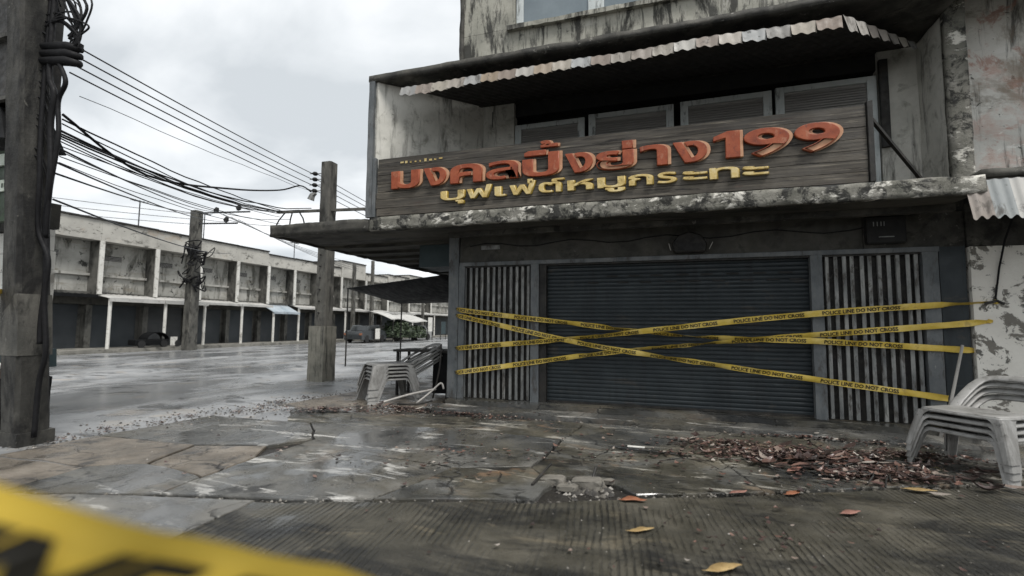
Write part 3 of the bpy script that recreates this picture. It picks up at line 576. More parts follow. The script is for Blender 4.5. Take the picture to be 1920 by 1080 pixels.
for t_, a, b in row1:
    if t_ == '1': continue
    cluster(t_, a, b - .03, 4.13, .56 if t_ in '199' else (.5 if t_ in ('ป', 'ย่') else .55), -1.345, 'red', 'cream_highlight', .002 if t_ == 'ล' else .016, .055, .02)
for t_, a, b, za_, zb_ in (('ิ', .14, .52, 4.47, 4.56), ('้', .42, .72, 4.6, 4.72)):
    cluster(t_, a, b, 4.13, .5, -1.345, 'red', 'cream_highlight', .014, .04, .02, fit=(za_, zb_))
row2 = [('บุ', -1.434, -0.973), ('ฟ', -0.921, -0.457), ('เ', -0.397, -0.192), ('ฟ่', -0.124, 0.333), ('ต์', 0.389, 0.82), ('ห', 0.883, 1.306), ('มู', 1.376, 1.817), ('ก', 1.867, 2.243), ('ร', 2.307, 2.592), ('ะ', 2.685, 3.03), ('ท', 3.067, 3.474), ('ะ', 3.524, 3.866)]
for t_, a, b in row2: cluster(t_, a, b, 3.83, .29, -1.335, 'yellow', 'yellow_edge', .008, .018, .012)
sm = MB()
for i in range(9): sm.box(-2.3 + i * .1, -2.3 + i * .1 + random.uniform(.03, .075), -1.322, -1.318, 4.6 + random.uniform(0, .015), 4.63 + random.uniform(0, .03))
sm.build('small_lettering', 'yellow', sign)

# ================================================================== RIGHT NEIGHBOUR
nb = thing('neighbour_building', 'peeling white and pinkish shophouse at the right edge with a grey striped awning', 'building', (8.5, 0, 0))
RB('wall', 'peel', nb, 6.78, 7.5, -.1, .3, -.04, 2.84, .2, .008)
B('doorway', 'teal', nb, 7.51, 10, .1, .3, 0, 2.84)
RB('wall', 'plaster_dark', nb, 6.76, 10, -.08, .3, 2.85, 3.6, .3, .012)
RB('wall', 'peel_upper', nb, 6.67, 10.5, .0, .3, 3.75, 9, .3, .01)
RB('ledge', 'plaster_dark', nb, 6.42, 10.5, -1.22, -.01, 3.6, 3.72, .15, .018, smooth=True)
RB('roof_eave', 'plaster_dark', nb, 6.68, 10.5, -.9, -.02, 6.9, 7.1, .2, .015)
B('soffit', 'interior', nb, 6.75, 10.5, -1.15, -.09, 3.5, 3.59)
na = MB().bar((6.2, -1.2, 3.56), (10, -1.2, 3.56), .04, .04).build('awning', 'dark_metal', nb)
for i in range(14):
    xa, xb = 6.2 + i * .235, 6.2 + (i + 1) * .235
    corr((xa, -1.26, 3.56), (xb, -1.26, 3.56), (xa, -1.42, 3.02), (xb, -1.42, 3.02), 2, .012, 4, edge=.05).build('sheet', 'awn_right', na, smooth=True)
hk = thing('hanging_cable', 'dark cable hanging down the peeling white wall to a metal hook', 'cable', (7.1, -.15, 2.0))
MB().tube([(7.2, -.3, 3.2), (7.17, -.16, 2.9), (7.1, -.13, 2.5), (7.03, -.13, 2.04)], .014).build('cable', 'black', hk)
MB().tube([(6.9, -.13, 1.98), (6.98, -.16, 2.0), (7.05, -.13, 2.02), (7.12, -.15, 1.97)], .02).build('hook', 'dark_metal', hk)
stick = MB().tube([(6.14, -.42, .02), (6.35, -.3, .55), (6.6, -.14, 1.36)], [.024, .022, .02], 8).build('leaning_stick', 'stick', None, smooth=True)
props(stick, 'pale wooden stick leaning on the wall post behind the right hand chairs', 'stick')

# ================================================================== TAPES
def tape(label, kn, width, text, tsize, twist, m='tape', n=90, gap=.25, start=.05, toward=Vector((0, -1, 0)), group='yellow barrier tapes across the shop front', bold=.028, shear=0., xs=1.0, wr=1.0):
    th = thing('barrier_tape', label, 'tape', kn[0], group); pts = smooth_path(kn, n)
    L = [0]
    for i in range(n): L.append(L[-1] + (pts[i + 1] - pts[i]).length)
    def frame(s_):
        s_ = min(max(s_, 0), L[-1] - 1e-4); i = 0
        lo, hi = 0, n
        while hi - lo > 1:
            mid = (lo + hi) // 2
            if L[mid] <= s_: lo = mid
            else: hi = mid
        f_ = (s_ - L[lo]) / (L[hi] - L[lo] + 1e-9); p = pts[lo].lerp(pts[hi], f_)
        d = (pts[min(hi + 1, n)] - pts[max(lo - 1, 0)]).normalized()
        nm = (toward - d * toward.dot(d)).normalized(); ac = nm.cross(d)
        if ac.z < 0: ac = -ac
        a = twist(s_ / L[-1]) + wr * (mnoise.noise(Vector((s_ * 2.2, kn[0][2] * 9, 3))) * .7 + mnoise.noise(Vector((s_ * 7, kn[0][2] * 9, 8))) * .35); q = Matrix.Rotation(a, 3, d)
        return p, d, q @ ac, q @ nm
    mb = MB()
    def fn(u, v):
        p, d, ac, nm = frame(u * L[-1]); e_ = min(u, 1 - u) * L[-1]; w = (.3 + .7 * min(1, e_ / .22)) * width * (1 - .12 * abs(mnoise.noise(Vector((u * 23, 0, 1)))))
        return p + ac * w * (v - .5) + nm * .006 * math.sin(v * 6 + u * 40)
    mb.grid(fn, n, 3).build('ribbon', m, th, smooth=True)
    me = text_mesh(text, tsize, tsize * bold, 0, 2, 0, shear); W_ = max(v.co.x for v in me.vertices) * xs; vs, fs = [], []
    s0 = start
    if m == 'tape_near':
        s0 = L[round(4 * n / (len(kn) - 1))] + start
        while s0 - W_ - gap > 0: s0 -= W_ + gap
    while s0 + W_ < L[-1]:
        k = len(vs)
        for v in me.vertices:
            p, d, ac, nm = frame(s0 + v.co.x * xs); vs.append(p + ac * (v.co.y - tsize * .36) + nm * .009)
        fs += [tuple(k + i for i in f_.vertices) for f_ in me.polygons]; s0 += W_ + gap
    if m == 'tape':
        for e_, k_ in ((pts[2], .022), (pts[-3], .034)):
            bm = bmesh.new(); bmesh.ops.create_icosphere(bm, subdivisions=2, radius=k_)
            for v in bm.verts: v.co = v.co * (1 + .9 * mnoise.noise(v.co * 40 + e_)); v.co.y *= .6
            kv = [v.co + e_ for v in bm.verts]; bm.verts.index_update(); kf = [tuple(v.index for v in f_.verts) for f_ in bm.faces]; bm.free()
            MB().add(kv, kf).build('knot', m, th)
    if vs: MB().add(vs, fs).build('lettering', 'ink', th, kind='stuff')
    return th
PL = 'POLICE LINE DO NOT CROSS'
bell = lambda t, c, w, a: a * math.exp(-((t - c) / w) ** 2)
tape('yellow tape from the top of the left frame sloping gently to the right post', [(-1.665, .0, 1.93), (-1.655, -.085, 1.92), (-1.3, -.11, 1.862), (.44, -.13, 1.675), (2.76, -.15, 1.44), (4.7, -.15, 1.385), (6.45, -.1, 1.3), (6.76, -.06, 1.285), (6.8, .05, 1.28)], .098, PL, .08, lambda t: bell(t, .5, .2, 1.05))
tape('yellow tape dropping steeply from the upper left gate frame to the lower right gate', [(-1.665, .0, 1.815), (-1.655, -.09, 1.79), (-1.3, -.15, 1.72), (.99, -.18, 1.265), (3.26, -.2, .95), (6.1, -.12, .6), (6.38, -.08, .565), (6.41, .03, .56)], .098, PL, .08, lambda t: .15 + bell(t, .52, .1, .6))
tape('highest yellow tape at the right, rising from the left frame to the peeling wall', [(-1.665, .0, 1.12), (-1.655, -.085, 1.125), (-1.3, -.14, 1.16), (1.0, -.17, 1.39), (3.69, -.19, 1.72), (5.51, -.18, 1.9), (6.45, -.13, 1.965), (6.8, -.125, 1.99), (7.08, -.112, 2.0)], .1, PL, .08, lambda t: .1 + bell(t, .32, .1, .8) + bell(t, 1.0, .08, 1.2))
tape('lowest yellow tape at the left frame, rising to the middle of the peeling wall', [(-1.665, .0, .63), (-1.655, -.082, .64), (-1.3, -.1, .69), (1.48, -.11, 1.13), (3.69, -.12, 1.38), (4.71, -.13, 1.485), (6.5, -.14, 1.665), (6.8, -.118, 1.7), (6.98, -.11, 1.715)], .098, PL, .08, lambda t: bell(t, .48, .18, 1.1))
tape('large blurred yellow tape crossing the lower left corner close by', [(-5.86, -4.8, 2.02), (-5.87, -5.0, 2.0), (-5.5, -5.45, 1.9), (-2.2, -7.55, 1.62), (.9, -9.1, 1.7), (1.4, -8.93, 1.55), (1.72, -8.83, 1.44), (1.862, -8.765, 1.388), (1.927, -8.665, 1.327), (1.99, -8.595, 1.282), (2.06, -8.508, 1.228), (2.2, -8.34, 1.05), (2.42, -8.12, .5), (2.5, -8.02, .06), (2.56, -8.2, .02), (2.4, -8.7, .02)], .128, 'CROSS POLICE LINE DO NOT CROSS', .1, lambda t: .05 * math.sin(t * 9), 'tape_near', 300, .1, .2, Vector((.308, -.948, 0)), None, bold=.045, shear=.75, xs=1.25, wr=.12)

# ================================================================== CHAIRS
def make_chair():
    t = thing('plastic_chair', 'chair', 'chair', (0, 0, 0), 'grey plastic chairs')
    W, D, Z = .64, .54, .46
    def sq(u, v):      # rounded rectangle footprint
        a, b = 2 * u - 1, 2 * v - 1
        k = 1 - .07 * (abs(a) * abs(b)) ** 3
        return a * W / 2 * k, b * D / 2 * k
    s = MB()
    def seat(u, v):
        x, y = sq(u, v); e = max(abs(2 * u - 1), abs(2 * v - 1))
        z = Z - .02 * math.cos((u - .5) * math.pi) * math.cos((v - .5) * math.pi) - .012 * max(0, (e - .85) / .15) ** 2
        return (x, y, z)
    s.grid(seat, 16, 14).build('seat', 'chair', t, smooth=True, solid=.01, local=True)
    rim = MB(); pts = []
    for k in range(17): pts.append(sq(k / 16, 0))
    for k in range(1, 15): pts.append(sq(1, k / 14))
    for k in range(17): pts.append(sq(1 - k / 16, 1))
    for k in range(1, 14): pts.append(sq(0, 1 - k / 14))
    n_ = len(pts); vs, fs = [], []
    for x, y in pts:
        for o_, z in ((.0, Z - .012), (.008, Z - .018), (.014, Z - .038), (.006, Z - .042), (-.004, Z - .038)):
            q = Vector((x, y)); d = q.normalized(); vs.append((x + d.x * o_, y + d.y * o_, z))
    for a in range(n_):
        b = (a + 1) % n_
        for k in range(4): fs.append((a * 5 + k, b * 5 + k, b * 5 + k + 1, a * 5 + k + 1))
    rim.add(vs, fs).build('seat_rim', 'chair', t, smooth=True, local=True)
    for sx in (-1, 1):
        for sy in (-1, 1):
            l = MB(); th = .01; rows_ = []
            wf, ws = (.075, .19) if sy < 0 else (.07, .08)
            for k in (0, .05, .12, .25, .45, .7, .93, 1):
                e = k ** .85; fl = .035 * max(0, 1 - k / .14) ** 2       # flare into the rim
                cx, cy = sx * (W / 2 * .985 + .012 + .085 * e), sy * (D / 2 * .985 + .012 + .085 * e); z = (Z - .03) * (1 - k)
                a, b = wf * (1 - .25 * k) + fl, ws * (1 - .3 * k) + fl; r_ = .022
                out = [(cx - sx * a, cy), (cx - sx * r_, cy), (cx - sx * r_ * .3, cy - sy * r_ * .3), (cx, cy - sy * r_), (cx, cy - sy * b)]
                inn = [(cx - sx * th, cy - sy * b), (cx - sx * th, cy - sy * (r_ + th * .5)), (cx - sx * (r_ + th * .5), cy - sy * th), (cx - sx * a, cy - sy * th)]
                rows_.append([(x, y, z) for x, y in out + inn])
            m_ = 9; vs = [p for r2 in rows_ for p in r2]; fs = []
            for i in range(len(rows_) - 1):
                for q in range(m_): fs.append((i * m_ + q, i * m_ + (q + 1) % m_, (i + 1) * m_ + (q + 1) % m_, (i + 1) * m_ + q))
            n6 = (len(rows_) - 1) * m_; fs.append(tuple(range(n6, n6 + m_)))
            l.add(vs, fs).build('leg', 'chair', t, local=True)
    P = lambda x, k: Vector((x, D / 2 - .015 + .47 * k ** 1.1, Z - .015 + .38 * k - .03 * k * k))
    # hoop: upright, rounded shoulder, top rail, down again
    path = [(-.29, 0), (-.288, .2), (-.283, .45), (-.275, .7), (-.255, .86), (-.215, .96), (-.15, 1.0), (0, 1.02), (.15, 1.0), (.215, .96), (.255, .86), (.275, .7), (.283, .45), (.288, .2), (.29, 0)]
    vs, fs = [], []
    for i, (x, k) in enumerate(path):
        a, b = path[max(i - 1, 0)], path[min(i + 1, len(path) - 1)]
        d = (P(*b) - P(*a)).normalized(); nm = Vector((0, -.62, .78)); sd_ = d.cross(nm).normalized(); c = P(x, k)
        for aa, bb in ((-.05, -.004), (-.044, .008), (.03, .012), (.042, .004), (.04, -.014), (-.046, -.016)): vs.append(c - sd_ * aa + nm * bb)
    for i in range(len(path) - 1):
        for q in range(6): fs.append((i * 6 + q, i * 6 + (q + 1) % 6, (i + 1) * 6 + (q + 1) % 6, (i + 1) * 6 + q))
    MB().add(vs, fs).build('backrest', 'chair', t, smooth=True, local=True)
    return t
ch0 = make_chair(); first = [True]
def stack(n_, x, y, rz, z, dz, labels, scale, lean):
    for k in range(n_):
        o = ch0 if first[0] else copy_tree(ch0); first[0] = False
        o.location = (x + lean[0] * k + random.uniform(-.008, .008), y + lean[1] * k + random.uniform(-.008, .008), z + dz * k); o.rotation_euler = (0, 0, rz + random.uniform(-.02, .02)); o.scale = scale
        o['label'] = labels[k]
ORD = lambda nn, s_: ['lowest grey plastic chair' + s_] + [f'{w} grey plastic chair from bottom' + s_ for w in ('second', 'third', 'fourth', 'fifth')[:nn - 2]] + ['topmost grey plastic chair' + s_]
stack(4, 5.74, -2.12, R(-54), .0, .075, ORD(4, ' in the stack at the right edge'), (1.22, 1.1, .98), (0, 0))
stack(5, -3.2, -.1, R(-40), .0, .074, ORD(5, ' in the left stack by the shop corner'), (1.08, 1.5, 1.06), (0, 0))

# ================================================================== POLES
def pole(name, label, x, y, h, w0, w1, lean=(0, 0), group=None, m='pole'):
    t = thing(name, label, 'pole', (x, y, 0), group)
    mb = MB(); nz = 24; vs, fs = [], []
    for i in range(nz + 1):
        k = i / nz; w = (w0 + (w1 - w0) * k) / 2; cx, cy = x + lean[0] * k, y + lean[1] * k; c_ = w * .22
        for (a, b) in ((-w, -w + c_), (-w + c_, -w), (w - c_, -w), (w, -w + c_), (w, w - c_), (w - c_, w), (-w + c_, w), (-w, w - c_)):
            q = Vector((cx + a, cy + b, -.05 + (h + .05) * k)); vs.append(q + Vector((mnoise.noise(q * 3), mnoise.noise(q * 3 + Vector((7, 7, 7))), 0)) * .012)
    for i in range(nz):
        for j in range(8): fs.append((i * 8 + j, i * 8 + (j + 1) % 8, (i + 1) * 8 + (j + 1) % 8, (i + 1) * 8 + j))
    fs.append(tuple(range(nz * 8, nz * 8 + 8)))
    mb.add(vs, fs).build('shaft', m, t); return t
p1 = pole('utility_pole', 'thick grimy foreground utility pole at the left wrapped in black cables', -5.69, -4.85, 9, .37, .31, (.12, -.6), m='pole_near')
RB('collar', 'pole_near', p1, -5.93, -5.47, -5.06, -4.64, -.04, .16, .1, .012)
MB().hexa([(-5.862, -5.115, 1.15), (-5.488, -5.115, 1.15), (-5.488, -4.74, 1.15), (-5.862, -4.74, 1.15)], [(-5.848, -5.162, 1.95), (-5.48, -5.162, 1.95), (-5.48, -4.8, 1.95), (-5.848, -4.8, 1.95)]).build('band', 'pole', p1, label='paler band round the pole')
p2 = pole('utility_pole', 'tapered concrete utility pole standing beyond the canopy corner', -6.95, 2.4, 6.3, .4, .34)
RB('collar', 'pole_base', p2, -7.23, -6.7, 2.14, 2.66, -.04, 1.52, .15, .012)
MB().bar((-8.35, 1.95, 4.82), (-5.4, 2.72, 4.92), .09, .07).build('crossarm', 'pole', p2)
for k in range(7): MB().tube([(-6.96, 2.2, 1.9 + k * .33), (-6.96, 2.16, 1.9 + k * .33)], .022, 8).build('bolt_hole', 'interior', p2)
for k in range(4):
    z = 5.98 - k * .17
    MB().tube([(-7.35, 2.28, z - .05), (-7.35, 2.28, z - .015), (-7.35, 2.28, z + .015), (-7.35, 2.28, z + .05)], [.05, .085, .085, .05], 8).build('insulator', 'rubber', p2)
    MB().bar((-7.5, 2.24, z), (-6.8, 2.4, z), .02, .02).build('bracket', 'gate', p2)
MB().tube([(-7.45, 2.25, 5.2), (-7.4, 2.26, 5.34), (-7.3, 2.28, 5.4)], [.1, .08, .05], 8).build('spotlight', 'gate', p2)
for k, (dx, dz) in enumerate(((-.25, -.45), (.05, -.5), (.4, -.48))):
    MB().tube([(-8.1 + .2 * k, 2.0 + .05 * k, 4.82), (-8.15 + .2 * k + dx * .7, 2.0, 4.6), (-8.1 + .2 * k + dx, 1.9, 4.82 + dz)], .02).build('bracket', 'black', p2)
p3 = pole('utility_pole', 'far utility pole with tangled cables in front of the row houses', -24.1, 11.9, 8.2, .6, .5)
for z, x1 in ((8.05, -20.6), (7.42, -21.5)):
    MB().bar((-24.4, 11.75, z), (x1, 12.4, z), .08, .08).build('crossarm', 'wire', p3)
for x, z in ((-22.9, 8.2), (-21.2, 8.22), (-22.1, 7.58)): MB().tube([(x, 12.1, z - .13), (x + .05, 12.1, z - .02), (x + .15, 12.1, z + .16)], [.06, .15, .09], 8).build('insulator', 'rubber', p3)
tg = MB()
for i in range(26):
    c = Vector((-24 + random.uniform(-.3, 1.2), 11.5 + random.uniform(-.2, .3), random.uniform(3.6, 5.9))); r_ = random.uniform(.2, .6); a0 = random.uniform(0, 6)
    tg.tube(smooth_path([c + Vector((random.uniform(-r_, r_) * 1.2, random.uniform(-.15, .15), random.uniform(-r_, r_))) for j in range(5)], 16), random.uniform(.02, .055), 5)
tg.build('cable_tangle', 'black', p3)
for (Y, X, hh, lb) in ((28.6, -25.2, 7.2, 'distant pole beyond the concrete pole, left of the black tarpaulin'), (31.5, -25.2, 7.8, 'second distant pole seen past the tarpaulin tip'), (41.5, -25.0, 4.5, 'short pale distant pole near the shop corner')):
    pole('distant_pole', lb, X, Y, hh, .34, .26)
far_p = pole('utility_pole', 'utility pole hidden behind the shop carrying the same wires', -8.3, 14.5, 6.3, .36, .3)

# cables
def cable(a, b, sag, r=.012, n=14, m='wire', label=None, group='overhead wires', wob=0., name='overhead_wire', mid=None):
    a, b = Vector(a), Vector(b); pts = []
    for i in range(n + 1):
        t = i / n; p = a.lerp(b, t); p.z -= sag * 4 * t * (1 - t)
        if wob: p += Vector((mnoise.noise(p * .9) * wob, 0, mnoise.noise(p * .9 + Vector((3, 3, 3))) * wob))
        pts.append(p)
    o = MB().tube(pts, r, 5).build(name, m, None, smooth=True); return props(o, label, 'cable', group)
NTH = ['topmost', 'second', 'third', 'fourth', 'fifth', 'sixth', 'seventh', 'eighth', 'ninth', 'tenth', 'eleventh', 'lowest']
for k in range(4):
    z = 5.98 - k * .17
    cable((-4.95 - .06 * k, -5.0, 5.22 - .1 * k), (-7.42, 2.26, z), .04, .011, label=NTH[k] + ' of four parallel power wires from the near pole rack to the insulators', group='upper power wires')
    cable((-7.3, 2.3, z), (-8.2, 14.4, 5.7 - .15 * k), .12, .011, label=NTH[k] + ' power wire running on from the concrete pole behind the shop', group='power wires past the concrete pole')
spec = [(-4.9, 4.55, -7.0, 5.3, .05, .008), (-5.2, 4.28, -8.3, 4.9, .12, .02), (-5.2, 4.22, -8.2, 4.85, .2, .016), (-5.2, 4.12, -8.28, 4.86, .2, .028), (-5.2, 4.08, -7.2, 4.86, .28, .022), (-5.2, 4.05, -8.3, 4.8, .16, .022),
        (-5.2, 4.02, -8.0, 4.86, .3, .016), (-5.2, 3.98, -7.6, 4.85, .34, .014), (-5.2, 3.92, -8.3, 4.7, .1, .012), (-5.2, 3.85, -7.9, 4.6, .3, .012), (-5.2, 3.78, -8.3, 4.5, .12, .012), (-5.2, 3.7, -8.0, 4.4, .24, .01)]
for k_, (xa, za, xb, zb, sg, r_) in enumerate(spec):
    cable((xa, -5.0, za), (xb, 2.0, zb), sg, r_ * .62, 16, 'black', NTH[k_] + ' drooping black cable from the near pole to the crossarm bundle', 'communication cables', .04)
props(MB().tube(smooth_path([(-5.2, -5.0, 4.35), (-5.6, -3.6, 3.98), (-6.3, -1.4, 4.42), (-7.0, .6, 5.0), (-7.25, 1.6, 5.42), (-7.4, 2.2, 5.42)], 30), .02, 5).build('overhead_wire', 'black', None, smooth=True), 'thick black cable drooping then hooking down onto the spotlight of the concrete pole', 'cable')
for k, (zb, za) in enumerate(((8.1, 3.55), (8.1, 3.9), (7.5, 3.7), (5.6, 3.2))):
    cable((-5.25, -5.0, za), (-23 + k * .5, 12.1, zb), .25, .014, 16, 'wire', ['first', 'second', 'third', 'fourth'][k] + ' thin cable from the near pole to the pole by the row houses', 'cables to the far pole')
for k in range(4):
    cable((-22.9 + k * .6, 12.1, 8.15 - .2 * k), (-25, 29, 7.1 - .2 * k), .3, .016, 10, 'wire', NTH[k] + ' faint wire between the far pole and the distant poles', 'wires above the row houses')
for k in range(3):
    cable((-40, 0 + k, 9.6 - .5 * k), (-24.1, 12.0, 8.0 - .3 * k), .2, .016, 8, 'wire', NTH[k] + ' faint wire passing above the row house parapet to the far pole', 'wires above the parapet')
# cables on the near pole
def loose(kn, r_, label, name='pole_cable', group=None): return props(MB().tube(smooth_path(kn, 40), r_, 6).build(name, 'black', None, smooth=True), label, 'cable', group)
loose([(-5.36, -5.1, 6.8), (-5.33, -5.12, 5.0), (-5.22, -5.1, 4.6), (-5.28, -5.08, 4.2), (-5.2, -5.08, 3.6), (-5.26, -5.05, 3.2), (-5.36, -5.0, 2.9), (-5.3, -4.98, 2.2), (-5.36, -4.96, 1.6), (-5.36, -4.95, 1.3)], .036, 'thickest black cable hanging down the right side of the near pole')
loose([(-5.4, -5.12, 6.5), (-5.4, -5.12, 4.4), (-5.36, -5.1, 3.4), (-5.42, -5.04, 2.8), (-5.25, -5.0, 2.4), (-5.3, -4.98, 1.9), (-5.24, -4.95, 1.2), (-5.36, -4.93, .8), (-5.39, -4.92, .1)], .03, 'black cable running down the near pole to its foot')
loose([(-5.25, -5.1, 5.1), (-5.05, -5.08, 4.75), (-5.2, -5.06, 4.5), (-5.14, -5.06, 4.0), (-5.24, -5.05, 3.3), (-5.33, -5.0, 2.7)], .028, 'black cable looping beside the near pole under the rack')
rack = thing('cable_rack', 'black insulator rack with coiled cable ends on the near pole', 'cable rack', (-5.2, -5.1, 5.1))
for k in range(3): MB().tube([(-5.42, -5.16, 5.24 - .1 * k), (-5.1, -5.06, 5.24 - .1 * k), (-4.93, -5.0, 5.2 - .1 * k)], [.05, .065, .045], 8).build('spool', 'black', rack, smooth=True)
MB().bar((-5.4, -5.12, 5.32), (-4.95, -4.98, 5.27), .04, .04).build('arm', 'dark_metal', rack)
coil = MB()
for i in range(15):
    a = Vector((-5.42, -5.15, random.uniform(5.35, 6.25))); b = Vector((-5.0 + random.uniform(-.15, .1), -5.05, random.uniform(5.15, 5.4))); m_ = Vector((random.uniform(-5.05, -4.72), -5.05, random.uniform(5.4, 5.85)))
    coil.tube(smooth_path([a, a.lerp(m_, .5) + Vector((0, 0, .1)), m_, b.lerp(m_, .4) + Vector((.06, 0, 0)), b], 22), random.uniform(.007, .022), 5)
coil.build('cable_loops', 'black', rack, smooth=True)
wr = MB()
for i in range(16):
    z0 = random.uniform(3.2, 6.2); a0 = random.uniform(-1.2, 1.2)
    wr.tube(smooth_path([(-5.6 + .12 * z0 / 9 + .19 * math.cos(q), -4.88 - .2 * z0 / 9 - .19 * math.sin(q) * 1.0, z0 + .25 * j + .1 * math.sin(j * 2)) for j, q in enumerate((.2, .8, 1.5, 2.2, 2.8))], 14), random.uniform(.006, .014), 5)
wr.build('wrapped_cables', 'black', p1, smooth=True)

# ================================================================== CLUTTER LEFT OF THE NEAR POLE
cab = thing('switch_cabinet', 'dark weathered cabinet boxes stacked behind the near pole at the top left', 'cabinet', (-6.2, -4.7, 4.5))
RB('case', 'dark_metal', cab, -7.2, -5.72, -5.25, -4.8, 5.48, 6.4, .25, .012); RB('case', 'dark_metal', cab, -7.3, -5.76, -5.2, -4.75, 4.62, 5.42, .25, .014)
B('rail', 'pole', cab, -7.3, -5.7, -5.28, -5.2, 5.42, 5.475); B('rail', 'pole', cab, -7.3, -5.75, -5.24, -5.18, 4.56, 4.61)
hood = MB().hexa([(-7.4, -5.4, 4.15), (-5.78, -5.3, 3.98), (-5.78, -4.6, 3.98), (-7.4, -4.6, 4.15)], [(-7.4, -5.3, 4.7), (-6.15, -5.2, 4.5), (-6.15, -4.6, 4.5), (-7.4, -4.6, 4.7)]).build('tin_hood', 'tarp', None, bevel=.01)
props(hood, 'black sloping tin hood beside the near pole above the green board', 'hood')
gb = thing('green_signboard', 'dark green sign board with a pale panel left of the near pole', 'sign', (-6.3, -4.9, 3.2))
RB('board', 'green', gb, -7.4, -5.78, -5.06, -4.98, 2.95, 3.95, .3, .006); B('pale_panel', 'pale_panel', gb, -7.0, -5.84, -5.085, -5.065, 3.36, 3.52)
B('lamp', 'pale_panel', gb, -6.6, -5.95, -5.1, -5.07, 3.72, 3.88)
mk_ = MB()
for i in range(6): mk_.box(-6.2 + i * .055, -6.17 + i * .055, -5.0895, -5.0865, 3.41 + .01 * (i % 2), 3.47)
mk_.build('marking', 'green', gb)
kw = thing('white_boarded_wall', 'flaking white boarded wall behind the near pole at the left edge', 'wall', (-7.2, -4.4, 1.3))
zz0 = 1.32
for i, h in enumerate((.3, .24, .2, .26, .28, .32)):
    MB().rough(-8.6, -5.97 + random.uniform(-.03, .03), -4.62 + random.uniform(-.015, .015), -4.55, zz0 + .006, zz0 + h - .006, .2, .012).build('board', 'white_paint', kw); zz0 += h
B('rail', 'pole', kw, -8.6, -6.0, -4.66, -4.6, 1.24, 1.315); B('post', 'white_paint', kw, -6.05, -6.0, -4.66, -4.58, -.02, 1.24); B('post', 'dark_metal', kw, -8.6, -8.5, -4.66, -4.58, -.02, 1.24)
RB('header', 'plaster_dark', kw, -8.6, -6.0, -4.66, -4.5, 2.935, 3.3, .25, .01)
ct = thing('market_cart', 'dark covered market cart at the left edge behind the near pole', 'cart', (-6.6, -4.7, 0))
RB('body', 'tarp', ct, -7.6, -5.98, -4.98, -4.45, .0, .82, .2, .03, smooth=True); RB('counter', 'dark_wood', ct, -7.6, -5.99, -5.0, -4.5, .83, .93, .2, .01); RB('cover', 'teal', ct, -7.6, -6.03, -4.55, -4.4, .94, 1.2, .2, .02)
bw = MB(); pr = [(.03, 0), (.1, .02), (.15, .06), (.16, .085), (.145, .085), (.1, .03), (0, .015)]
vs, fs = [], []
for i in range(16):
    a = 2 * math.pi * i / 16; vs += [(-6.18 + r_ * math.cos(a), -4.86 + r_ * math.sin(a), .935 + z) for r_, z in pr]
for i in range(16):
    for j in range(6): fs.append((i * 7 + j, ((i + 1) % 16) * 7 + j, ((i + 1) % 16) * 7 + j + 1, i * 7 + j + 1))
props(bw.add(vs, fs).build('bowl', 'ceramic', None, smooth=True), 'white bowl resting on the dark cart at the left edge', 'bowl')

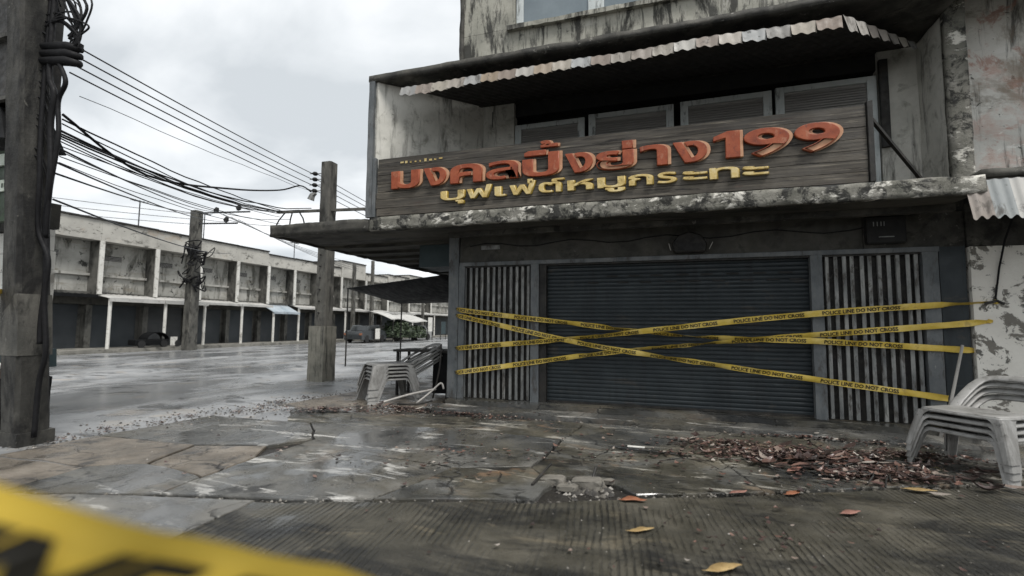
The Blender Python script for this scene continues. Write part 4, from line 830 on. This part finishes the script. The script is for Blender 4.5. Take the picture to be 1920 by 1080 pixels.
# ================================================================== ROW HOUSES
rowp = RB('row_pavement', 'pavement', None, -30, -25.1, -14, 62, -.15, .17, .5, .02, kind='structure')
def row_house(y0, y1, label, i, top=7.0, awn='white', low=False, zb=3.05, detail=True):
    X = -27.2; t = thing('row_house', label, 'building', (X, (y0 + y1) / 2, 0), 'terraced shophouses across the road')
    w, m_ = y1 - y0, 'row_wall'
    B('wall', m_, t, X - 4, X, y0 + .004, y1 - .004, zb, 5.9)
    RB('parapet', 'row_parapet', t, X - .3, X + .85, y0 + .004, y1 - .004, 5.92, top, .4, .012)
    B('roof_cap', 'dark_metal', t, X - 4, X + .93, y0 + .002, y1 - .002, top + .012, top + .1)
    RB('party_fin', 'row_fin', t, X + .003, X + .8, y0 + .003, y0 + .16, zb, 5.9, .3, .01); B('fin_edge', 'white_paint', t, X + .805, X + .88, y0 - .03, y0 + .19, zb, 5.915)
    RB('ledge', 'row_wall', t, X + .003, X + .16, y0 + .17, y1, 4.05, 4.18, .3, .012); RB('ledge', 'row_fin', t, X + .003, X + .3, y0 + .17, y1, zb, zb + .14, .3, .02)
    v = MB(); ya = y0 + .3; yb = ya + min(1.3, w * .5)
    v.box(X + .003, X + .03, ya, yb, 4.98, 5.24); vo = v.build('vent', 'interior', t)
    for k in range(3): B('vent_slat', 'louvre', vo, X + .031, X + .05, ya, yb, 5.01 + k * .075, 5.04 + k * .075)
    # ground floor
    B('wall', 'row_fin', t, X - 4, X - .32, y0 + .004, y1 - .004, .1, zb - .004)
    shx = X - .3
    so = B('shutter', 'row_shutter', t, shx, shx + .03, y0 + .35, y1 - .2, .17, 2.5)
    if detail:
        sb = MB()
        for k in range(28): sb.hexa([(shx + .03, y0 + .35, .18 + k * .083), (shx + .05, y0 + .35, .18 + k * .083), (shx + .05, y1 - .2, .18 + k * .083), (shx + .03, y1 - .2, .18 + k * .083)], [(shx + .03, y0 + .35, .245 + k * .083), (shx + .038, y0 + .35, .245 + k * .083), (shx + .038, y1 - .2, .245 + k * .083), (shx + .03, y1 - .2, .245 + k * .083)])
        sb.build('slats', 'row_shutter', so)
    B('shop_lintel', 'beam', t, shx, X + .0, y0 + .004, y1 - .004, 2.52, zb - .006)
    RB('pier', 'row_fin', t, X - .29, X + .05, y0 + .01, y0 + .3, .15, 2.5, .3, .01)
    if awn:
        m2, za, zo, ox = {'white': ('tin_white', zb + .06, 2.72, 1.75), 'dark': ('tarp', zb + .02, 2.85, .9), 'blue': ('tin_blue', zb - .02, 2.3, 1.5), 'small': ('tin_white', zb + .05, 2.75, 1.4)}[awn]
        a = corr((X + .2, y0 + .02, za), (X + .2, y1 - .02, za), (X + ox, y0 + .02, zo + .12), (X + ox, y1 - .02, zo + .12), 10, .02).build('awning', m2, t, smooth=True, solid=.02)
        RB('awning_edge', m2, a, X + ox + .02, X + ox + .08, y0 + .02, y1 - .02, zo - .06 if awn == 'white' else zo, zo + .15, .3, .015)
        if awn != 'dark':
            MB().tube([(X + ox - .1, y0 + .15, .17), (X + ox - .1, y0 + .15, zo + .1)], .085, 8).build('post', 'white_paint', t)
    return t
rows = [(2.4, 5.35, 'row house mostly hidden behind the near pole at the left', 7.02, 'dark'), (5.35, 8.35, 'first visible row house right of the near pole with a shadowed dark awning', 7.0, 'dark'),
        (8.35, 11.3, 'second row house with a long dark vent and black mould beside its fin', 7.0, 'white'), (11.3, 14.1, 'row house directly behind the far utility pole with tangled cables', 6.98, 'white'),
        (14.1, 16.95, 'pale row house just right of the far utility pole', 6.97, 'small'), (16.95, 19.7, 'row house with two small dark windows in the middle of the row', 6.96, 'small'),
        (19.7, 22.4, 'row house above the faded blue tin awning', 6.76, 'blue'), (22.4, 25.2, 'row house at the far end next to the concrete pole', 6.78, 'small'), (25.2, 28.2, 'row house hidden by the concrete pole', 6.7, 'small')]
for i, (a, b, lb, tp, aw_) in enumerate(rows): row_house(a, b, lb, i, tp, aw_)
for i, (a, b, lb, tp, aw_, zb_) in enumerate(((28.3, 32.0, 'distant white shophouse just right of the concrete pole', 7.4, 'small', 3.05), (32.1, 36.0, 'distant shophouse above the black tarpaulin tip', 6.6, 'white', 3.0), (36.1, 40.5, 'distant shophouse behind the green bush', 6.9, 'white', 2.9), (40.6, 46, 'distant pale shophouse seen under the black tarpaulin', 7.3, 'small', 3.05), (46.1, 54, 'farthest pale shophouse beside the shop corner post', 7.0, 'small', 3.0))):
    row_house(a, b, lb, i, tp, aw_, zb=zb_)
bc = thing('back_street_house', 'pale house block closing the far end of the street', 'building', (-20, 66, 0))
B('wall', 'row_wall', bc, -32, -4, 62, 70, 0, 7.2); B('roof', 'dark_metal', bc, -32.5, -3.5, 61.5, 70.5, 7.21, 7.5)
for k in range(9):
    wq = B('window', 'interior', bc, -31 + k * 3, -29.6 + k * 3, 61.94, 61.99, 4.2, 5.6); B('frame', 'white_paint', wq, -31.1 + k * 3, -29.5 + k * 3, 61.9, 61.935, 5.62, 5.72)
for (y, x, z, hh, lb) in ((11.0, -27.6, 7.1, 1.7, 'lone TV aerial on the roof left of the far pole'), (15.0, -27.3, 7.05, 1.9, 'thin aerial mast on the roof right of the far pole'), (23.5, -27.5, 6.85, 1.5, 'aerial on the roof near the concrete pole')):
    an = thing('roof_aerial', lb, 'aerial', (x, y, z)); MB().tube([(x, y, z), (x, y, z + hh)], .035, 5).build('mast', 'wire', an)
    MB().bar((x, y - .45, z + hh), (x, y + .45, z + hh), .05, .06).build('boom', 'wire', an)
    for k in range(4): MB().bar((x - .25, y - .4 + k * .25, z + hh + .02), (x + .25, y - .4 + k * .25, z + hh + .02), .02, .02).build('element', 'wire', an)
# low dark cart on the far pavement
lc = thing('covered_cart', 'low dark cart with a rounded hood on the far pavement by the shutters', 'cart', (-25.4, 10.8, .17))
B('body', 'tarp', lc, -25.8, -25.15, 9.65, 11.5, .32, .62, bevel=.04)
hd = MB().grid(lambda u, v: (-25.8 + .66 * v, 10.85 + .62 * math.cos(math.pi * (1 - u)), .6 + .42 * math.sin(math.pi * u)), 10, 2); hd.build('hood', 'tarp', lc, solid=.03)
B('pale_panel', 'white_paint', lc, -25.14, -25.11, 11.55, 11.95, .25, .75)
for y in (9.95, 11.2, 12.0): MB().tube([(-25.2, y, .37), (-25.1, y, .37)], .2, 12).build('wheel', 'rubber', lc)
# distant cars
def car(x, y, m, label, rz):
    t = thing('parked_car', label, 'car', (x, y, 0), 'distant parked cars', rz)
    pr = [(-2.0, .3), (-2.05, .7), (-1.9, .95), (-1.2, 1.0), (-.8, 1.42), (.6, 1.45), (1.2, 1.02), (1.95, .88), (2.1, .6), (2.05, .3)]
    b = MB(); n_ = len(pr); b.add([(-.82, a, z) for a, z in pr] + [(.82, a, z) for a, z in pr], [tuple(range(n_)), tuple(reversed(range(n_, 2 * n_)))] + [(i, (i + 1) % n_, n_ + (i + 1) % n_, n_ + i) for i in range(n_)]).build('body', m, t, local=True, bevel=.05)
    for s_ in (-1, 1):
        w = MB(); q = [(-1.05, 1.03), (-.74, 1.36), (.54, 1.38), (1.0, 1.03)]
        w.add([(s_ * .825, a, z) for a, z in q], [(0, 1, 2, 3)]).build('window', 'car_glass', t, local=True)
        for a in (-1.25, 1.3): MB().tube([(s_ * .7, a, .32), (s_ * .86, a, .32)], .32, 14).build('wheel', 'rubber', t, local=True)
        MB().box(s_ * .72 - .12, s_ * .72 + .12, -2.08, -2.02, .66, .82).build('taillight', 'leaf_orange', t, local=True)
    MB().add([(-.7, -1.24, 1.02), (.7, -1.24, 1.02), (.62, -.84, 1.39), (-.62, -.84, 1.39)], [(0, 1, 2, 3)]).build('rear_window', 'car_glass', t, local=True)
car(-22.6, 27.0, 'car_grey', 'dark grey car parked just right of the concrete pole', R(4))
car(-22.4, 35.0, 'car_pale', 'dull pale car parked in front of the green bush', R(-6))
car(-23.6, 31.2, 'car_grey', 'dark car half hidden behind the distant pole', R(3))
# bush
def bush(x, y, r_, h, n_, label):
    t = thing('bush', label, 'bush', (x, y, 0)); mb = MB()
    for i in range(n_):
        a, e = random.uniform(0, 6.28), random.uniform(-.2, 1.5); k = random.uniform(.55, 1) * (1 + .3 * mnoise.noise(Vector((a * 2, e * 2, x))))
        p = Vector((x + r_ * k * math.cos(a) * math.cos(e), y + r_ * k * math.sin(a) * math.cos(e), h * .25 + h * .75 * k * max(0, math.sin(e)))); s_ = random.uniform(.08, .18)
        d1 = Vector((random.uniform(-1, 1), random.uniform(-1, 1), random.uniform(-1, 1))).normalized() * s_; d2 = d1.orthogonal().normalized() * s_ * .6
        mb.add([p - d1, p + d2, p + d1, p - d2], [(0, 1, 2, 3)])
    mb.build('crown', 'foliage', t); st = MB()
    for k in range(5): st.tube([(x + random.uniform(-.2, .2), y + random.uniform(-.2, .2), 0), (x + random.uniform(-.6, .6) * r_, y + random.uniform(-.6, .6) * r_, h * .7)], [.06, .02], 5)
    st.build('stem', 'dark_metal', t)
bush(-21.7, 30.6, 1.7, 1.9, 1800, 'larger green bush under the pale canopy far down the street'); bush(-21.4, 33.6, 1.1, 1.4, 900, 'smaller green bush right of the larger one far down the street')
cp = thing('market_canopy', 'pale drooping market canopy above the distant green bush', 'canopy', (-22.3, 32.5, 0))
MB().grid(lambda u, v: (-23.6 + 2.4 * v, 28.8 + 7.4 * u, 2.75 - .75 * v ** 1.4 - .25 * u + .1 * math.sin(u * 9)), 14, 5).build('cloth', 'tin_white', cp, smooth=True, solid=.03)
for x, y, z in ((-23.5, 28.9, 2.7), (-21.3, 29.2, 1.95), (-21.3, 35.9, 1.75), (-23.5, 36, 2.4)): MB().tube([(x, y, 0), (x, y, z)], .04, 6).build('post', 'dark_metal', cp)
for k, (x, y, w_, z0, z1, m_, lb) in enumerate(((-20.4, 34.6, .9, .9, 2.3, 'white_paint', 'white notice board on posts far down the street near the shop corner'), (-21.6, 27.2, .7, .3, 1.2, 'white_paint', 'small white stall panel beside the dark distant cars'), (-20.2, 37.2, 1.1, .6, 1.9, 'teal', 'dark stall panel at the far end next to the shop post'))):
    nt = thing('notice_board', lb, 'board', (x, y, 0)); B('panel', m_, nt, x - .03, x + .03, y - w_ / 2, y + w_ / 2, z0, z1)
    for d in (-1, 1): B('leg', 'dark_metal', nt, x - .03, x + .03, y + d * (w_ / 2 + .04) - .03, y + d * (w_ / 2 + .04) + .03, 0, z1)
# tarpaulin awning on the side street
tp = MB()
c4 = [Vector((-9.24, 6.42, 2.95)), Vector((-3.4, 3.0, 2.98)), Vector((-3.0, 5.3, 2.35)), Vector((-7.2, 6.9, 2.38))]
tp.grid(lambda u, v: c4[0].lerp(c4[1], u).lerp(c4[3].lerp(c4[2], u), v) + Vector((0, 0, -.09 * math.sin(math.pi * u) * math.sin(math.pi * v))), 14, 6)
tpo = thing('tarpaulin_awning', 'black tarpaulin awning stretched over the side street beside the shop', 'awning', (-6, 5, 0))
tp.build('sheet', 'tarp', tpo, smooth=True, solid=.02)
for q in ((-9.2, 6.45), (-7.15, 6.95), (-3.3, 5.4)): MB().tube([(q[0], q[1], 0), (q[0], q[1], 2.45 if q[0] > -8 else 2.95)], .03, 6).build('post', 'dark_metal', tpo)
# small hood behind the sign
hd2 = thing('tin_hood', 'small dark rounded hood jutting out behind the left end of the sign', 'hood', (-3.2, .5, 5.3))
MB().grid(lambda u, v: (-3.05 - 1.0 * math.sin(v * math.pi / 2), .3 + 1.4 * u, 5.45 - .42 * (1 - math.cos(v * math.pi / 2)) - .2 * v), 3, 8).build('shell', 'tin_white', hd2, smooth=True, solid=.03)
B('bracket', 'dark_metal', hd2, -3.06, -2.985, .3, 1.7, 5.4, 5.5)

# ================================================================== LITTER AND DEBRIS
def leaf_mesh(mb, p, l, w, yaw, tilt, curl, fine=False):
    d = Vector((math.cos(yaw), math.sin(yaw), 0)); n_ = Vector((-d.y, d.x, 0)); u = Vector((0, 0, 1))
    st = [(0, .03), (.25, .8), (.55, 1), (.8, .65), (1, .02)]
    if fine: st = [(0, .02), (.08, .05), (.16, .35), (.26, .75), (.36, .9), (.46, 1), (.56, .92), (.66, .85), (.76, .55), (.86, .36), (.94, .15), (1, .02)]
    pts = []
    for k, ww in st:
        j1, j2 = (1 + .35 * mnoise.noise(p * 9 + Vector((k * 7, 1, 0))), 1 + .35 * mnoise.noise(p * 9 + Vector((k * 7, 9, 4)))) if fine else (1, 1)
        c = p + d * l * (k - .5) + u * (curl * l * (2 * k - 1) ** 2 + tilt * l * k) + n_ * (w * .8 * mnoise.noise(p * 5 + Vector((k * 2, 3, 3))) if fine else 0)
        pts += [c + n_ * w * ww * j1 + u * (curl * w * 1.2 + (.22 * w * ww * j1 if fine else 0)), c, c - n_ * w * ww * j2 + u * (curl * w * .8 + (.3 * w * ww * j2 if fine else 0))] if fine else [c + n_ * w * ww + u * curl * w * 1.2, c - n_ * w * ww + u * curl * w * .8]
    m_ = len(st) - 1
    if fine: mb.add(pts, [(3 * i, 3 * i + 3, 3 * i + 4, 3 * i + 1) for i in range(m_)] + [(3 * i + 1, 3 * i + 4, 3 * i + 5, 3 * i + 2) for i in range(m_)])
    else: mb.add(pts, [(2 * i, 2 * i + 2, 2 * i + 3, 2 * i + 1) for i in range(m_)])
lit = MB()
def scatter(cx, cy, rx, ry, rot, n_, z=.02, lmin=.03, lmax=.09, pile=.028):
    for i in range(n_):
        a = random.uniform(0, 6.28); k = abs(random.gauss(0, .5)); x, y = rx * k * math.cos(a), ry * k * math.sin(a)
        X, Y = cx + x * math.cos(rot) - y * math.sin(rot), cy + x * math.sin(rot) + y * math.cos(rot)
        l = random.uniform(lmin, lmax)
        zz_ = z + random.random() * pile * max(0, 1 - k)
        if -.97 < Y < -.33 and -1.9 < X < 6.6: zz_ += .06
        if Y >= -.33: continue
        leaf_mesh(lit, Vector((X, Y, zz_)), l, l * random.uniform(.18, .4), random.uniform(0, 6.28), random.uniform(-.15, .2), random.uniform(0, .3))
scatter(3.9, -2.15, 1.5, .5, .25, 900); scatter(4.6, -2.75, 1.0, .4, .4, 700, pile=.04); scatter(5.3, -1.7, 1.1, .4, 0, 450); scatter(3.2, -1.75, 1.2, .3, .2, 250)
scatter(2.5, -2.6, 3.2, 1.3, .3, 160); scatter(-3.6, -1.6, 1.6, .4, .3, 350); scatter(-1.0, -1.15, 2.2, .25, 0, 300); scatter(-2.4, -1.0, .9, .35, 0, 250); scatter(0, -3.5, 4, 1.6, .3, 120)
for q_ in range(9): scatter(-5.1 + random.uniform(-.5, .5), -4.6 + q_ * .6, .5, .35, 0, 70, z=.0, lmin=.02, lmax=.06, pile=.02)
scatter(3, -5.0, 3, 1.0, .4, 60, lmax=.06); scatter(4.5, -1.05, 2.0, .12, 0, 200)
for (cx, cy, n_) in ((4.3, -2.4, 130), (4.9, -2.7, 60), (3.5, -2.1, 50), (5.4, -1.8, 30), (-2.6, -.9, 25)):
    for i in range(n_):
        l = random.uniform(.08, .2); leaf_mesh(lit, Vector((cx + random.gauss(0, .5), min(cy + random.gauss(0, .22), -1.0), random.uniform(.015, .06))), l, l * random.uniform(.12, .32), random.uniform(-1.6, 1.6), random.uniform(-.1, .3), random.uniform(-.05, .2), i % 2 == 0)
for i in range(70):
    l = random.uniform(.1, .24); leaf_mesh(lit, Vector((random.gauss(4.3, .75), min(random.gauss(-2.5, .35), -1.05), random.uniform(.015, .04))), l, l * random.uniform(.12, .3), random.uniform(0, 6.28), random.uniform(-.1, .25), random.uniform(-.1, .35), True)
lit.build('leaf_litter', 'leaf_litter', None, kind='stuff')
tw = MB()
for i in range(26):
    c = Vector((random.gauss(4.5, .5), min(random.gauss(-2.6, .3), -1.1), .03)); a = random.uniform(-.4, 1.4); l = random.uniform(.12, .38); d = Vector((math.cos(a), math.sin(a), random.uniform(-.05, .25)))
    tw.tube([c - d * l * .5 + Vector((0, 0, .02)), c + Vector((random.uniform(-.02, .02), random.uniform(-.02, .02), .03)), c + d * l * .5], [.009, .008, .004], 5)
tw.build('twigs', 'dark_metal', None, kind='stuff')
gr = MB()
def stones(fn, n_, smin, smax):
    for i in range(n_):
        x, y, z = fn(); s_ = random.uniform(smin, smax) ** 1; vs = []
        for a in range(5):
            t = 6.28 * a / 5 + random.uniform(-.3, .3); vs.append((x + s_ * math.cos(t) * random.uniform(.7, 1.2), y + s_ * math.sin(t) * random.uniform(.6, 1.1), z))
        k = len(vs); vs.append((x + s_ * random.uniform(-.3, .3), y, z + s_ * random.uniform(.5, 1.)))
        gr.add(vs, [(a, (a + 1) % k, k) for a in range(k)])
def edge_pt():
    t = random.random(); P_ = [(-5.3, -5.2), (-5.25, -3.2), (-4.95, -1.5), (-4.6, .4), (-4.6, 5)]; u = t * 4; k = min(int(u), 3); f_ = u - k
    return (P_[k][0] + (P_[k + 1][0] - P_[k][0]) * f_ + random.gauss(0, .42), P_[k][1] + (P_[k + 1][1] - P_[k][1]) * f_, -.01)
stones(edge_pt, 1100, .005, .026)
def joint_pt():
    k = random.randrange(1, len(J) - 1); t = random.random(); return (J[k][0] + (J[k + 1][0] - J[k][0]) * t, J[k][1] + (J[k + 1][1] - J[k][1]) * t - .04 + random.gauss(0, .04), -.015)
stones(joint_pt, 420, .006, .022)
stones(lambda: (random.gauss(1.6, .18), random.gauss(-4.1, .1), -.04), 160, .012, .05)
stones(lambda: (random.uniform(-5, 6.5), random.uniform(-5.5, -.4), .0), 700, .004, .014)
stones(lambda: (random.uniform(-2, 6.5), -1.02 + random.gauss(0, .05), .0), 260, .006, .025)
stones(lambda: (random.uniform(-1, 7), random.uniform(-7, -4), .003), 350, .003, .009)
gr.build('grit', 'grit', None, kind='stuff')
# broken chunks in the hole
for k, (x, y, s_, lb) in enumerate(((1.28, -4.05, .11, 'flat pale chunk of broken concrete at the left of the pavement hole'), (1.62, -4.02, .13, 'largest pinkish chunk of broken concrete in the pavement hole'), (1.46, -4.22, .08, 'small broken concrete lump at the front of the pavement hole'), (1.8, -3.9, .07, 'small broken lump at the right end of the pavement hole'))):
    bm = bmesh.new(); bmesh.ops.create_icosphere(bm, subdivisions=3, radius=s_)
    for v in bm.verts: v.co = Vector((max(-s_ * .8, min(s_ * .9, v.co.x)) * 1.4, max(-s_ * .7, min(s_ * .75, v.co.y)), max(-s_ * .25, min(s_ * .3 + v.co.x * .15, v.co.z)))) * (1 + .16 * mnoise.noise(v.co * 14 + Vector((k * 5, 0, 0))))
    me = bpy.data.meshes.new('concrete_chunk'); bm.to_mesh(me); bm.free(); me.materials.append(M['rubble'])
    o = bpy.data.objects.new('concrete_chunk', me); col.objects.link(o); o.location = (x, y, .0); props(o, lb, 'rubble', 'broken concrete in the hole')
for (a, b, lb) in (((1.12, -4.3, .015), (1.2, -3.82, .1), 'short rusty rod standing out of the pavement hole at its left'), ((1.66, -3.95, .0), (1.69, -3.85, .12), 'stubby dark bolt at the right of the pavement hole')):
    props(MB().tube([a, b], .014, 6).build('rusty_rod', 'dark_metal', None), lb, 'rod')
for (x, y, l, w, yaw, m, lb) in ((2.1, -4.42, .26, .045, -.1, 'leaf_orange', 'curled orange leaf lying right of the pavement hole'), (4.75, -3.2, .3, .04, -.3, 'leaf_yellow', 'pale yellow leaf below the leaf pile at the right'),
                                (2.2, -5.05, .24, .03, .15, 'leaf_yellow', 'pale yellow leaf on the grooved concrete in the middle'), (2.75, -5.5, .3, .04, .2, 'leaf_yellow', 'ochre leaf at the bottom edge of the picture'),
                                (3.05, -3.85, .22, .03, .3, 'leaf_brown', 'thin pinkish leaf on the joint left of the leaf pile'), (3.55, -3.72, .22, .035, .35, 'leaf_orange', 'short orange brown leaf on the joint under the leaf pile'), (3.9, -4.1, .22, .035, .2, 'leaf_brown', 'reddish leaf on the grooved concrete at the right'),
                                (3.75, -2.85, .3, .04, .45, 'leaf_brown', 'largest pinkish leaf at the front of the leaf pile')):
    mb = MB(); leaf_mesh(mb, Vector((x, y, .015)), l, w * 1.25, yaw + .3, .02, .03, True); props(mb.build('fallen_leaf', m, None, smooth=True, solid=.003), lb, 'leaf')
props(MB().box(1.9, 2.12, -2.42, -2.36, .012, .022).build('paper_scrap', 'white_paint', None), 'white paper scrap lying on the pavement before the shutter', 'paper')
# bent rods beside the left chairs
for k, (kn, r_, lb) in enumerate((([(-3.0, -.75, .04), (-2.5, -.45, .2), (-2.05, -.15, .3)], .022, 'long pale metal tube leaning beside the left chair stack'), ([(-2.3, -.5, .05), (-2.1, -.3, .25), (-1.95, -.15, .42), (-1.9, -.12, .3)], .02, 'bent tube with a hooked end by the corner post'), ([(-2.6, -.7, .05), (-2.2, -.7, .07), (-1.95, -.5, .12)], .02, 'short dark tube lying by the corner post'), ([(-2.15, -.1, .1), (-2.0, -.12, .7), (-1.98, -.1, 1.2)], .018, 'upright dark tube against the corner post'))):
    props(MB().tube(smooth_path(kn, 12), r_, 7).build('metal_tube', 'stick' if k < 2 else 'dark_metal', None, smooth=True), lb, 'tube')
tb = thing('broken_table', 'dark broken table frame behind the left chair stack', 'table', (-2.7, .5, 0))
RB('top', 'dark_metal', tb, -3.5, -2.1, .55, 1.2, .98, 1.03, .2, .01); 
for x in (-3.42, -2.18):
    for y in (.62, 1.12): MB().bar((x, y, 0), (x, y, .98), .05, .05, (1, 0, 0)).build('leg', 'dark_metal', tb)
RB('panel', 'tarp', tb, -2.5, -2.12, .58, 1.15, .1, .96, .2, .02)
bpy.context.view_layer.update()
